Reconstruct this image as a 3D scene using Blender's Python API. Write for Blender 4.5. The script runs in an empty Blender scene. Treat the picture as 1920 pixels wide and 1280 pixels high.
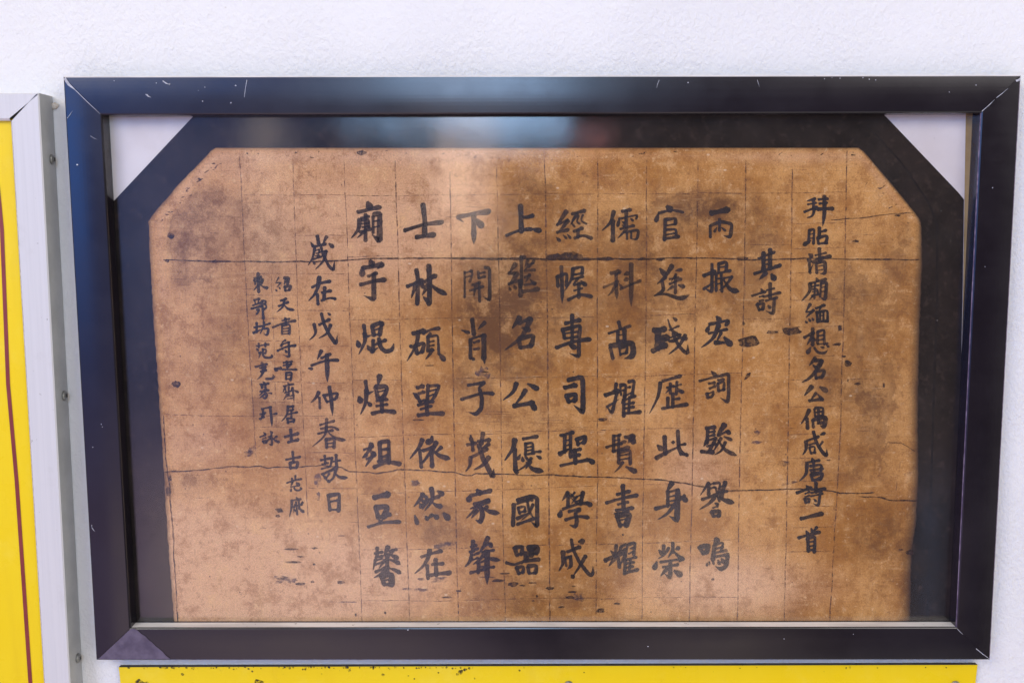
import bpy, bmesh, math, random
from mathutils import Vector, Matrix, Euler

random.seed(7)
S = bpy.context.scene
COL = S.collection

# ------------------------------------------------------------------ camera
cam_d = bpy.data.cameras.new('camera')
cam = bpy.data.objects.new('camera', cam_d)
COL.objects.link(cam)
cam.location = (-0.02799, -1.01758, 0.15930)
cam.rotation_euler = (math.pi / 2 - 0.11975, 0.00277, 0.00187)
cam_d.sensor_width = 36.0
cam_d.lens = 36.0
cam_d.clip_start = 0.01
cam_d.clip_end = 100.0
S.camera = cam

# ------------------------------------------------------------------ view, world, lamps
S.view_settings.view_transform = 'Standard'
S.view_settings.look = 'None'
S.view_settings.exposure = 0.0
S.view_settings.gamma = 1.0
S.view_settings.use_curve_mapping = False
S.cycles.use_denoising = True
S.cycles.max_bounces = 8
S.cycles.transparent_max_bounces = 32

W = bpy.data.worlds.new('World')
S.world = W
W.use_nodes = True


class NT:
    """small helper for building node trees"""
    def __init__(self, tree):
        self.t = tree
        self.n = tree.nodes
        self.l = tree.links

    def new(self, typ, **kw):
        nd = self.n.new(typ)
        for k, v in kw.items():
            setattr(nd, k, v)
        return nd

    def put(self, sock, v):
        if isinstance(v, bpy.types.NodeSocket):
            self.l.new(v, sock)
        elif v is not None:
            sock.default_value = v

    def math(self, op, a, b=None, c=None, clamp=False):
        nd = self.new('ShaderNodeMath', operation=op)
        nd.use_clamp = clamp
        self.put(nd.inputs[0], a)
        if b is not None:
            self.put(nd.inputs[1], b)
        if c is not None:
            self.put(nd.inputs[2], c)
        return nd.outputs[0]

    def rng(self, v, a, b, c=0.0, d=1.0, smooth=True):
        nd = self.new('ShaderNodeMapRange')
        nd.interpolation_type = 'SMOOTHSTEP' if smooth else 'LINEAR'
        self.put(nd.inputs['Value'], v)
        for k, x in (('From Min', a), ('From Max', b), ('To Min', c), ('To Max', d)):
            nd.inputs[k].default_value = x
        return nd.outputs['Result']

    def box(self, v, a, b, soft):
        return self.math('MULTIPLY', self.rng(v, a - soft, a + soft), self.rng(v, b - soft, b + soft, 1.0, 0.0))

    def mix(self, f, a, b, mode='MIX'):
        nd = self.new('ShaderNodeMix', data_type='RGBA', blend_type=mode)
        self.put(nd.inputs[0], f)
        for s, v in ((nd.inputs[6], a), (nd.inputs[7], b)):
            if isinstance(v, tuple) and len(v) == 3:
                v = (*v, 1.0)
            self.put(s, v)
        return nd.outputs[2]

    def noise(self, vec, scale, detail=4.0, rough=0.55, dist=0.0):
        nd = self.new('ShaderNodeTexNoise')
        self.put(nd.inputs['Vector'], vec)
        nd.inputs['Scale'].default_value = scale
        nd.inputs['Detail'].default_value = detail
        nd.inputs['Roughness'].default_value = rough
        nd.inputs['Distortion'].default_value = dist
        return nd.outputs['Fac']

    def mapping(self, vec, scale=(1, 1, 1), loc=(0, 0, 0), rot=(0, 0, 0)):
        nd = self.new('ShaderNodeMapping')
        self.put(nd.inputs['Vector'], vec)
        nd.inputs['Scale'].default_value = scale
        nd.inputs['Location'].default_value = loc
        nd.inputs['Rotation'].default_value = rot
        return nd.outputs[0]


# The surroundings behind the viewer, as soft patches of light by direction
# (u: sideways, v: upwards, for directions leaving the wall).
RING = (0.75, 0.71, 0.63)


def build_world():
    w = NT(W.node_tree)
    w.n.clear()
    out = w.new('ShaderNodeOutputWorld')
    bg = w.new('ShaderNodeBackground')
    tc = w.new('ShaderNodeTexCoord')
    sep = w.new('ShaderNodeSeparateXYZ')
    w.l.new(tc.outputs['Generated'], sep.inputs[0])
    my = w.math('MAXIMUM', w.math('MULTIPLY', sep.outputs['Y'], -1.0), 0.02)
    u = w.math('DIVIDE', sep.outputs['X'], my)
    v = w.math('DIVIDE', sep.outputs['Z'], my)
    comb = w.new('ShaderNodeCombineXYZ')
    w.l.new(u, comb.inputs[0]); w.l.new(v, comb.inputs[1])
    nz = w.noise(comb.outputs[0], 7.0, 3.0)
    col = w.mix(w.rng(u, -0.36, -0.05), (0.25, 0.33, 0.80), (0.11, 0.085, 0.085))
    # wide bright surroundings beyond what the glass mirrors
    inside = w.math('MULTIPLY', w.box(u, -0.85, 0.66, 0.08), w.box(v, -0.62, 0.30, 0.08))
    col = w.mix(w.math('SUBTRACT', 1.0, inside), col, RING)
    warmlow = w.math('MULTIPLY', w.rng(v, -0.10, -0.32), w.rng(u, 0.35, -0.25))
    col = w.mix(warmlow, col, (0.60, 0.44, 0.72))

    blue = w.math('MULTIPLY', w.box(u, -0.85, -0.435, 0.03), w.box(v, -0.06, 0.40, 0.12))
    col = w.mix(blue, col, (0.45, 1.35, 4.4))
    blue2 = w.math('MULTIPLY', w.box(u, -0.47, -0.20, 0.05), w.box(v, 0.125, 0.36, 0.02))
    col = w.mix(blue2, col, (0.55, 1.10, 3.0))

    def patch(c0, fac, colour):
        return w.mix(fac, c0, colour)
    # pale floor, left and right of the shaded middle
    fl = w.math('MULTIPLY', w.box(u, -0.36, -0.060, 0.03), w.rng(v, -0.20, -0.34))
    col = patch(col, fl, (1.45, 1.12, 1.18))
    fr = w.math('MULTIPLY', w.box(u, 0.105, 0.27, 0.03), w.rng(v, -0.24, -0.36))
    col = patch(col, fr, (1.25, 1.0, 0.92))
    # dark band in the middle, standing in for the viewer's silhouette
    mid = w.math('MULTIPLY', w.box(u, -0.014, 0.100, 0.010), w.rng(v, 0.02, -0.02))
    col = patch(col, mid, (0.10, 0.09, 0.09))
    # pale bands shaped to give the vertical glare in the glass
    glare = w.math('MULTIPLY', w.box(u, -0.074, -0.017, 0.005), w.rng(v, -0.06, 0.01))
    col = patch(col, glare, (2.9, 2.15, 1.8))
    glare2 = w.math('MULTIPLY', w.box(u, -0.255, -0.225, 0.012), w.rng(v, -0.10, 0.0))
    col = patch(col, glare2, (1.5, 1.3, 1.35))
    # red board
    rb = w.math('MULTIPLY', w.box(u, 0.055, 0.092, 0.005), w.box(v, 0.071, 0.083, 0.004))
    col = patch(col, rb, (3.2, 1.3, 1.3))
    # dim blue glimmer low on the right
    gl = w.math('MULTIPLY', w.box(u, 0.405, 0.432, 0.010), w.rng(v, -0.20, -0.30))
    col = patch(col, gl, (0.30, 0.34, 0.52))
    nzf = w.rng(nz, 0.3, 0.7, 0.75, 1.25, False)
    sc = w.new('ShaderNodeVectorMath', operation='SCALE')
    w.put(sc.inputs[0], col); w.put(sc.inputs['Scale'], nzf)
    w.l.new(sc.outputs[0], bg.inputs['Color'])
    bg.inputs['Strength'].default_value = 1.0
    w.l.new(bg.outputs[0], out.inputs[0])


build_world()


def area(name, loc, target, sx, sy, energy, colour):
    d = bpy.data.lights.new(name, 'AREA')
    d.shape = 'RECTANGLE'
    d.size, d.size_y = sx, sy
    d.energy = energy
    d.color = colour
    o = bpy.data.objects.new(name, d)
    o.location = loc
    o.rotation_euler = (Vector(target) - Vector(loc)).to_track_quat('-Z', 'Y').to_euler()
    COL.objects.link(o)
    return o


# the patch of open sky above and behind the viewer, bluish, mirrored in the glass and the top rail
sky_lamp = area('sky_opening_lamp', (-0.215, -2.2, 0.68), (-0.215, 0.0, 0.68), 0.71, 0.74, 13.5, (0.40, 0.64, 1.0))
sky_lamp.data.use_nodes = True      # broken cloud in that patch of sky
lt = NT(sky_lamp.data.node_tree)
lem = [n for n in lt.n if n.type == 'EMISSION'][0]
par = lt.new('ShaderNodeNewGeometry').outputs['Parametric']
cl = lt.noise(par, 4.5, 5.0, 0.6)
psx = lt.new('ShaderNodeSeparateXYZ'); lt.l.new(par, psx.inputs[0])
lt.put(lem.inputs['Strength'], lt.math('MULTIPLY', lt.rng(cl, 0.34, 0.66, 0.25, 1.6), lt.math('MULTIPLY', lt.rng(psx.outputs[1], 0.0, 0.40, 0.0, 1.35), lt.rng(psx.outputs[0], 0.0, 0.65, 0.3, 1.2))))
# daylight falling in from the open side, high at the left
area('daylight_lamp', (-2.3, -3.0, 2.0), (-0.1, 0.0, 0.0), 1.5, 1.5, 64.0, (1.0, 0.94, 0.86))
# added fill from high on the right, lifting the wall beside the frame
area('right_fill_lamp', (2.2, -3.2, 1.9), (0.1, 0.0, -0.1), 1.6, 1.4, 34.0, (1.0, 0.94, 0.92))

# ------------------------------------------------------------------ pixel -> place on a plane y = const
MW = Matrix.Translation(cam.location) @ Euler(cam.rotation_euler).to_matrix().to_4x4()
EYE = MW.translation.copy()


def P(px, py, y):
    """the point of the plane at depth y that the photograph shows at (px, py)"""
    d = (MW.to_3x3() @ Vector(((px - 960.0) / 1920.0, (640.0 - py) / 1920.0, -1.0)))
    t = (y - EYE.y) / d.y
    return EYE + d * t


# ------------------------------------------------------------------ objects
def link(name, mesh, mats, parent=None):
    o = bpy.data.objects.new(name, mesh)
    COL.objects.link(o)
    for m in (mats if isinstance(mats, (list, tuple)) else [mats]):
        mesh.materials.append(m)
    if parent:
        o.parent = parent
    return o


def empty(name, label, cat, loc=(0, 0, 0)):
    o = bpy.data.objects.new(name, None)
    o.empty_display_size = 0.05
    COL.objects.link(o)
    o.location = loc
    o['label'] = label
    o['category'] = cat
    return o


class MB:
    """collects vertices and faces (with material slots) of one mesh"""
    def __init__(self):
        self.v, self.f, self.s = [], [], []

    def face(self, pts, slot=0):
        i = len(self.v)
        self.v += [tuple(p) for p in pts]
        self.f.append(tuple(range(i, i + len(pts))))
        self.s.append(slot)

    def strip(self, left, right, slot=0):
        i = len(self.v)
        n = len(left)
        for a, b in zip(left, right):
            self.v += [tuple(a), tuple(b)]
        for k in range(n - 1):
            self.f.append((i + 2 * k, i + 2 * k + 1, i + 2 * k + 3, i + 2 * k + 2))
            self.s.append(slot)

    def box(self, p0, p1, slot=0):
        (x0, y0, z0), (x1, y1, z1) = p0, p1
        c = [Vector((x, y, z)) for z in (z0, z1) for y in (y0, y1) for x in (x0, x1)]
        for q in ((0, 1, 5, 4), (2, 6, 7, 3), (0, 4, 6, 2), (1, 3, 7, 5), (4, 5, 7, 6), (0, 2, 3, 1)):
            self.face([c[k] for k in q], slot)

    def slab(self, quad_px, y0, y1, slot=0):
        """a board whose front outline is given in pixels at depth y0, going straight back to y1"""
        fr = [P(x, y, y0) for x, y in quad_px]
        bk = [Vector((p.x, y1, p.z)) for p in fr]
        self.face(fr, slot)
        self.face(bk[::-1], slot)
        n = len(fr)
        for k in range(n):
            self.face([fr[(k + 1) % n], fr[k], bk[k], bk[(k + 1) % n]], slot)

    def mesh(self, name, weld=False):
        me = bpy.data.meshes.new(name)
        me.from_pydata(self.v, [], self.f)
        me.polygons.foreach_set('material_index', self.s)
        if weld:
            bm = bmesh.new(); bm.from_mesh(me)
            bmesh.ops.remove_doubles(bm, verts=bm.verts, dist=1e-6)
            bmesh.ops.recalc_face_normals(bm, faces=bm.faces)
            bm.to_mesh(me); bm.free()
        me.update()
        return me


# ------------------------------------------------------------------ materials
def material(name):
    m = bpy.data.materials.new(name)
    m.use_nodes = True
    t = NT(m.node_tree)
    t.n.clear()
    out = t.new('ShaderNodeOutputMaterial')
    return m, t, out


def principled(t, out, colour=None, rough=0.5, spec=0.5, metal=0.0, normal=None):
    b = t.new('ShaderNodeBsdfPrincipled')
    if isinstance(colour, tuple) and len(colour) == 3:
        colour = (*colour, 1.0)
    t.put(b.inputs['Base Color'], colour)
    t.put(b.inputs['Roughness'], rough)
    t.put(b.inputs['Metallic'], metal)
    t.put(b.inputs['Specular IOR Level'], spec)
    if normal is not None:
        t.l.new(normal, b.inputs['Normal'])
    if out is not None:
        t.l.new(b.outputs[0], out.inputs['Surface'])
    return b


def bump(t, h, strength, dist):
    b = t.new('ShaderNodeBump')
    b.inputs['Strength'].default_value = strength
    b.inputs['Distance'].default_value = dist
    t.l.new(h, b.inputs['Height'])
    return b.outputs[0]


def objco(t):
    return t.new('ShaderNodeTexCoord').outputs['Object']


def mat_wall():
    m, t, out = material('white_plaster')
    co = objco(t)
    warp = t.mapping(co, (1.0, 1.0, 0.8), rot=(0, 0.6, 0))
    n1 = t.noise(warp, 190.0, 5.0, 0.62, 0.0)
    n2 = t.noise(co, 75.0, 2.0)
    n3 = t.noise(co, 520.0, 2.0)
    h = t.math('ADD', t.math('MULTIPLY', t.rng(n1, 0.25, 0.85, 0.0, 1.3, False), t.rng(t.noise(co, 7.0, 3.0), 0.35, 0.65, 0.65, 1.15)), t.math('ADD', t.math('MULTIPLY', n2, 0.6), t.math('MULTIPLY', n3, 0.25)))
    big = t.noise(co, 3.0, 4.0)
    c = t.mix(t.rng(big, 0.35, 0.7), (0.80, 0.79, 0.785), (0.75, 0.74, 0.745))
    spots = t.rng(t.noise(co, 130.0, 1.0), 0.80, 0.84)
    c = t.mix(t.math('MULTIPLY', spots, 0.4), c, (0.35, 0.30, 0.28))
    principled(t, out, c, 0.75, 0.25, normal=bump(t, h, 0.85, 0.0012))
    return m


def mat_black_frame():
    m, t, out = material('black_coated_aluminium')
    co = objco(t)
    brushed = t.noise(t.mapping(co, (3.0, 40.0, 260.0)), 1.0, 4.0)
    cloud = t.noise(co, 9.0, 5.0, 0.65)
    c = t.mix(t.rng(cloud, 0.3, 0.7), (0.0055, 0.0038, 0.0075), (0.0085, 0.0060, 0.0110))
    v = t.new('ShaderNodeTexVoronoi', feature='F1')
    t.put(v.inputs['Vector'], co); v.inputs['Scale'].default_value = 75.0
    vc = t.new('ShaderNodeSeparateColor'); t.l.new(v.outputs['Color'], vc.inputs[0])
    speck = t.math('MULTIPLY', t.rng(v.outputs['Distance'], 0.055, 0.025), t.math('GREATER_THAN', vc.outputs[0], 0.94))
    c = t.mix(t.math('MULTIPLY', speck, t.rng(t.noise(co, 400.0), 0.35, 0.6, 0.1, 0.9)), c, (0.55, 0.55, 0.60))
    r = t.math('ADD', t.rng(cloud, 0.3, 0.7, 0.14, 0.22), t.math('MULTIPLY', brushed, 0.06))
    nn = t.math('ADD', t.math('MULTIPLY', brushed, 0.5), t.math('MULTIPLY', t.noise(co, 300.0), 0.5))
    principled(t, out, c, r, 0.6, normal=bump(t, nn, 0.05, 0.0003))
    return m


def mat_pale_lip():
    m, t, out = material('pale_edge')
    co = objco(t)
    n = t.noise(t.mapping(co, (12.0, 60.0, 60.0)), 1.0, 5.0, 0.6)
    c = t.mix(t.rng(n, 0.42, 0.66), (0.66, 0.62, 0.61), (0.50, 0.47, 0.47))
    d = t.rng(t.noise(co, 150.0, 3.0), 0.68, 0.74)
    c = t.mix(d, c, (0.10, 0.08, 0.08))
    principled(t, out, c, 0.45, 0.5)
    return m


def mat_dull_lip():
    m, t, out = material('dull_violet_edge')  # pale violet tone for the right rail's edges
    co = objco(t)
    n = t.noise(co, 160.0, 4.0)
    c = t.mix(t.rng(n, 0.35, 0.7), (0.085, 0.06, 0.11), (0.22, 0.17, 0.24))
    principled(t, out, c, 0.4, 0.5)
    return m


def mat_simple(name, c1, c2, scale, rough=0.5, spec=0.5, metal=0.0, b=None):
    m, t, out = material(name)
    co = objco(t)
    n = t.noise(co, scale, 5.0, 0.6)
    c = t.mix(t.rng(n, 0.32, 0.70), c1, c2)
    nr = bump(t, t.noise(co, scale * 3), b[0], b[1]) if b else None
    principled(t, out, c, rough, spec, metal, nr)
    return m


def mat_yellow(dirt):
    m, t, out = material('glossy_yellow_sheet')
    co = objco(t)
    n = t.noise(co, 5.0, 4.0, 0.6)
    c = t.mix(t.rng(n, 0.3, 0.7), (0.80, 0.56, 0.004), (0.82, 0.595, 0.012))
    if dirt:
        d = t.rng(t.noise(co, 240.0, 3.0, 0.6), 0.70, 0.76)
        zz = t.new('ShaderNodeSeparateXYZ'); t.l.new(co, zz.inputs[0])
        near = t.rng(zz.outputs['Z'], -0.322, -0.306, 0.25, 1.0)
        c = t.mix(t.math('MULTIPLY', t.math('MULTIPLY', d, near), 0.8), c, (0.06, 0.05, 0.03))
    run = t.noise(t.mapping(co, (34.0, 1.0, 3.0)), 1.0, 5.0, 0.65)
    c = t.mix(t.math('MULTIPLY', t.rng(run, 0.50, 0.78), 0.45), c, (0.70, 0.47, 0.01))
    c = t.mix(t.math('MULTIPLY', t.rng(t.noise(co, 17.0, 6.0, 0.7), 0.52, 0.74), 0.35), c, (0.84, 0.66, 0.08))
    principled(t, out, c, t.rng(t.noise(co, 30.0, 4.0), 0.3, 0.7, 0.22, 0.40), 0.22)
    return m


def mat_glass():
    m, t, out = material('dusty_glass')
    co = objco(t)
    dust = t.noise(co, 14.0, 6.0, 0.7)
    fr = t.new('ShaderNodeFresnel')
    geo = t.new('ShaderNodeNewGeometry')
    # the pane does not bend the ray, so its back face uses the inverse index
    t.put(fr.inputs['IOR'], t.rng(geo.outputs['Backfacing'], 0.0, 1.0, 1.5, 1.0 / 1.5, False))
    gl = t.new('ShaderNodeBsdfGlossy'); gl.inputs['Color'].default_value = (1, 1, 1, 1)
    t.put(gl.inputs['Roughness'], t.rng(dust, 0.3, 0.7, 0.055, 0.12))
    tr = t.new('ShaderNodeBsdfTransparent'); tr.inputs['Color'].default_value = (0.985, 0.99, 0.985, 1)
    mx = t.new('ShaderNodeMixShader')
    t.l.new(fr.outputs[0], mx.inputs[0]); t.l.new(tr.outputs[0], mx.inputs[1]); t.l.new(gl.outputs[0], mx.inputs[2])
    df = t.new('ShaderNodeBsdfDiffuse'); df.inputs['Color'].default_value = (0.75, 0.70, 0.66, 1)
    v = t.new('ShaderNodeTexVoronoi', feature='F1')
    t.put(v.inputs['Vector'], co); v.inputs['Scale'].default_value = 90.0
    vc = t.new('ShaderNodeSeparateColor'); t.l.new(v.outputs['Color'], vc.inputs[0])
    speck = t.math('MULTIPLY', t.rng(v.outputs['Distance'], 0.05, 0.03), t.math('GREATER_THAN', vc.outputs[0], 0.93))
    f = t.math('ADD', t.rng(dust, 0.35, 0.8, 0.0, 0.005), t.math('MULTIPLY', speck, 0.25))
    mx2 = t.new('ShaderNodeMixShader')
    t.l.new(f, mx2.inputs[0]); t.l.new(mx.outputs[0], mx2.inputs[1]); t.l.new(df.outputs[0], mx2.inputs[2])
    t.l.new(mx2.outputs[0], out.inputs['Surface'])
    return m


def mat_border():
    m, t, out = material('dark_lacquered_border')
    co = objco(t)
    n = t.noise(co, 26.0, 6.0, 0.65)
    n2 = t.noise(t.mapping(co, (1, 1, 1), rot=(0, 0.7, 0)), 120.0, 4.0, 0.6)
    c = t.mix(t.rng(n, 0.3, 0.7), (0.009, 0.0063, 0.006), (0.024, 0.0160, 0.0140))
    c = t.mix(t.math('MULTIPLY', t.rng(n2, 0.52, 0.75), 0.5), c, (0.060, 0.038, 0.031))
    principled(t, out, c, 0.6, 0.08)
    return m


def mat_panel():
    """aged tan panel; large stains and painted glare come from the mesh's own stain map, fine mottling from noise"""
    m, t, out = material('aged_tan_panel')
    co = objco(t)
    at = t.new('ShaderNodeAttribute'); at.attribute_name = 'stain'
    sp = t.new('ShaderNodeSeparateColor'); t.l.new(at.outputs['Color'], sp.inputs[0])
    dark, edge, pink = sp.outputs[0], sp.outputs[1], sp.outputs[2]
    n1 = t.noise(co, 15.0, 8.0, 0.72, 0.0)
    n2 = t.noise(co, 42.0, 10.0, 0.82, 0.0)
    n3 = t.noise(co, 150.0, 6.0, 0.75)
    n4 = t.noise(co, 620.0, 3.0, 0.7)
    hst = t.noise(t.mapping(co, (14.0, 1.0, 190.0)), 1.0, 5.0, 0.65)
    vst = t.noise(t.mapping(co, (70.0, 1.0, 10.0)), 1.0, 4.0, 0.6)
    base = t.mix(t.rng(n1, 0.36, 0.64), (0.365, 0.148, 0.031), (0.57, 0.285, 0.092))
    base = t.mix(t.rng(pink, 0.0, 1.0), base, (0.61, 0.345, 0.195))
    base = t.mix(t.math('MULTIPLY', t.rng(n2, 0.49, 0.62), 0.62), base, (0.265, 0.098, 0.024))
    base = t.mix(t.math('MULTIPLY', t.rng(n2, 0.47, 0.36), 0.55), base, (0.68, 0.40, 0.185))
    base = t.mix(t.math('MULTIPLY', t.rng(hst, 0.54, 0.72), 0.34), base, (0.24, 0.095, 0.030))
    base = t.mix(t.math('MULTIPLY', t.rng(vst, 0.52, 0.76), 0.26), base, (0.63, 0.38, 0.17))
    base = t.mix(t.math('MULTIPLY', t.rng(n3, 0.56, 0.68), 0.55), base, (0.19, 0.072, 0.026))
    base = t.mix(t.math('MULTIPLY', t.rng(n3, 0.42, 0.32), 0.50), base, (0.74, 0.49, 0.27))
    base = t.mix(1.0, base, t.rng(n4, 0.25, 0.75, 0.72, 1.28, False), 'MULTIPLY')
    # stains with a ragged outline
    dk = t.math('MULTIPLY', dark, t.rng(n2, 0.36, 0.62, 0.45, 2.1))
    dk = t.math('MINIMUM', t.math('MAXIMUM', dk, 0.0), 0.92)
    base = t.mix(dk, base, (0.125, 0.050, 0.020))
    wob = t.math('ADD', dark, t.math('MULTIPLY', t.math('SUBTRACT', n2, 0.5), 0.55))
    rim = t.math('MULTIPLY', t.box(wob, 0.20, 0.235, 0.018), t.rng(n1, 0.40, 0.60))
    base = t.mix(t.math('MULTIPLY', rim, 0.42), base, (0.15, 0.060, 0.024))
    fib = t.noise(t.mapping(co, (260.0, 1.0, 22.0), rot=(0, 0.05, 0)), 1.0, 4.0, 0.7)
    base = t.mix(t.math('MULTIPLY', t.rng(fib, 0.58, 0.74), 0.38), base, (0.21, 0.085, 0.032))
    fib2 = t.noise(t.mapping(co, (25.0, 1.0, 330.0), rot=(0, -0.03, 0)), 1.0, 4.0, 0.7)
    base = t.mix(t.math('MULTIPLY', t.rng(fib2, 0.58, 0.72), 0.34), base, (0.70, 0.46, 0.25))
    v = t.new('ShaderNodeTexVoronoi', feature='F1')
    t.put(v.inputs['Vector'], co); v.inputs['Scale'].default_value = 95.0
    vc = t.new('ShaderNodeSeparateColor'); t.l.new(v.outputs['Color'], vc.inputs[0])
    dots = t.math('MULTIPLY', t.rng(v.outputs['Distance'], 0.11, 0.05), t.math('GREATER_THAN', vc.outputs[0], 0.90))
    base = t.mix(t.math('MULTIPLY', dots, 0.75), base, (0.075, 0.035, 0.025))
    v2 = t.new('ShaderNodeTexVoronoi', feature='F1')
    t.put(v2.inputs['Vector'], t.mapping(co, (1, 1, 1.6), (3.1, 0, 1.7))); v2.inputs['Scale'].default_value = 60.0
    vc2 = t.new('ShaderNodeSeparateColor'); t.l.new(v2.outputs['Color'], vc2.inputs[0])
    chips = t.math('MULTIPLY', t.rng(v2.outputs['Distance'], 0.13, 0.06), t.math('GREATER_THAN', vc2.outputs[0], 0.93))
    base = t.mix(t.math('MULTIPLY', chips, 0.5), base, (0.78, 0.62, 0.45))
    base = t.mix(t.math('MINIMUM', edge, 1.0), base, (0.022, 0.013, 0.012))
    principled(t, out, base, 0.65, 0.2)
    return m


def mat_ink(name, colour, alpha_lo, alpha_hi, scale, per_object=False):
    m, t, out = material(name)
    co = objco(t)
    n = t.noise(co, scale, 4.0, 0.65)
    n2 = t.noise(co, scale * 0.22, 3.0)
    c = t.mix(t.rng(n2, 0.3, 0.7), colour, tuple(x * 1.9 for x in colour))
    a = t.rng(n, 0.36, 0.62, alpha_hi, alpha_lo)
    if per_object:
        a = t.math('MULTIPLY', a, t.rng(t.noise(co, 95.0, 3.0, 0.6), 0.50, 0.72, 1.0, 0.72))
    if per_object:
        at = t.new('ShaderNodeAttribute'); at.attribute_type = 'OBJECT'; at.attribute_name = 'fade'
        a = t.math('MULTIPLY', a, t.math('SUBTRACT', 1.0, at.outputs['Fac']))
    b = principled(t, None, c, 0.6, 0.2)
    tr = t.new('ShaderNodeBsdfTransparent')
    mx = t.new('ShaderNodeMixShader')
    t.l.new(a, mx.inputs[0]); t.l.new(tr.outputs[0], mx.inputs[1]); t.l.new(b.outputs[0], mx.inputs[2])
    t.l.new(mx.outputs[0], out.inputs['Surface'])
    return m


M_WALL = mat_wall()
M_FRAME = mat_black_frame()
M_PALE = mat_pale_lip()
M_LIP = mat_dull_lip()
M_FILM = mat_simple('torn_dull_film', (0.075, 0.058, 0.095), (0.13, 0.105, 0.155), 70.0, 0.55, 0.3, 0.0, (0.3, 0.0006))
M_MARKS = mat_simple('white_marks', (0.30, 0.30, 0.35), (0.55, 0.55, 0.60), 300.0, 0.6)
M_GLASS = mat_glass()
M_CARD = mat_simple('brown_backing_card', (0.33, 0.215, 0.085), (0.42, 0.28, 0.12), 60.0, 0.8, 0.1)
M_SHEET = mat_simple('white_print_paper', (0.63, 0.565, 0.575), (0.73, 0.67, 0.69), 14.0, 0.7, 0.15)
M_BORDER = mat_border()
M_PANEL = mat_panel()
M_INK = mat_ink('brush_ink', (0.019, 0.0135, 0.0165), 0.84, 1.0, 420.0, True)
M_CRACK = mat_ink('dark_crack', (0.030, 0.015, 0.014), 0.40, 0.96, 210.0)
M_RULE = mat_ink('faded_ruled_line', (0.085, 0.036, 0.032), 0.05, 0.74, 170.0)
M_SMEAR = mat_ink('faint_ink_smear', (0.055, 0.034, 0.050), 0.0, 0.62, 150.0)
def mat_silver():
    m, t, out = material('silver_aluminium')
    co = objco(t)
    streak = t.noise(t.mapping(co, (420.0, 420.0, 6.0)), 1.0, 4.0, 0.65)
    cl = t.noise(co, 24.0, 6.0, 0.7)
    c = t.mix(t.rng(streak, 0.35, 0.68), (0.60, 0.585, 0.60), (0.565, 0.553, 0.572))
    c = t.mix(t.math('MULTIPLY', t.rng(cl, 0.55, 0.75), 0.35), c, (0.44, 0.42, 0.42))
    c = t.mix(t.math('MULTIPLY', t.rng(t.noise(co, 170.0, 2.0), 0.74, 0.80), 0.55), c, (0.20, 0.17, 0.15))
    principled(t, out, c, t.rng(streak, 0.3, 0.7, 0.34, 0.5), 0.5)
    return m


M_SILVER = mat_silver()
M_SIDE = mat_simple('dull_grey_aluminium', (0.36, 0.365, 0.38), (0.45, 0.455, 0.47), 22.0, 0.5, 0.5)
M_YEL = mat_yellow(False)
M_YEL2 = mat_yellow(True)
M_RED = mat_simple('dark_red_paint', (0.19, 0.022, 0.016), (0.235, 0.032, 0.022), 40.0, 0.4)
M_GRIME = mat_ink('black_grime', (0.02, 0.017, 0.013), 0.15, 1.0, 420.0)
M_SCREW = mat_simple('dull_screw_steel', (0.20, 0.20, 0.19), (0.34, 0.34, 0.33), 200.0, 0.4, 0.5, 0.7)
M_GROOVE = mat_simple('dark_groove', (0.008, 0.006, 0.007), (0.016, 0.012, 0.012), 90.0, 0.7, 0.1)
M_DARK = mat_simple('dark_edge', (0.03, 0.027, 0.022), (0.08, 0.07, 0.06), 90.0, 0.7)

# ------------------------------------------------------------------ the wall
Y_WALL = 0.0215
mb = MB()
mb.box((-2.2, Y_WALL, -1.5), (2.2, Y_WALL + 0.12, 1.6))
wall = link('wall', mb.mesh('wall'), M_WALL)
wall['kind'] = 'structure'
wall['label'] = 'white stippled plaster wall behind the frames'

# ------------------------------------------------------------------ the black framed print
framed = empty('framed_print', 'black framed print of Chinese brush calligraphy on an aged tan panel under glass', 'framed print', (0.0, Y_WALL, 0.0))
bpy.context.view_layer.update()
INV = Matrix.Translation(framed.location).inverted()


def child(name, mesh, mats, parent=framed):
    o = link(name, mesh, mats)
    o.parent = parent
    o.matrix_parent_inverse = INV if parent is framed else Matrix.Identity(4)
    return o


OUT_PX = [(118, 143), (1915, 140.5), (1857, 1236.5), (180, 1237)]
IN_PX = [(191, 216), (1839.5, 212), (1793, 1175), (245, 1176.5)]
outer = [P(x, y, 0.0) for x, y in OUT_PX]
inner = [P(x, y, 0.0) for x, y in IN_PX]
Y_GLASS = 0.0142


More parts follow.
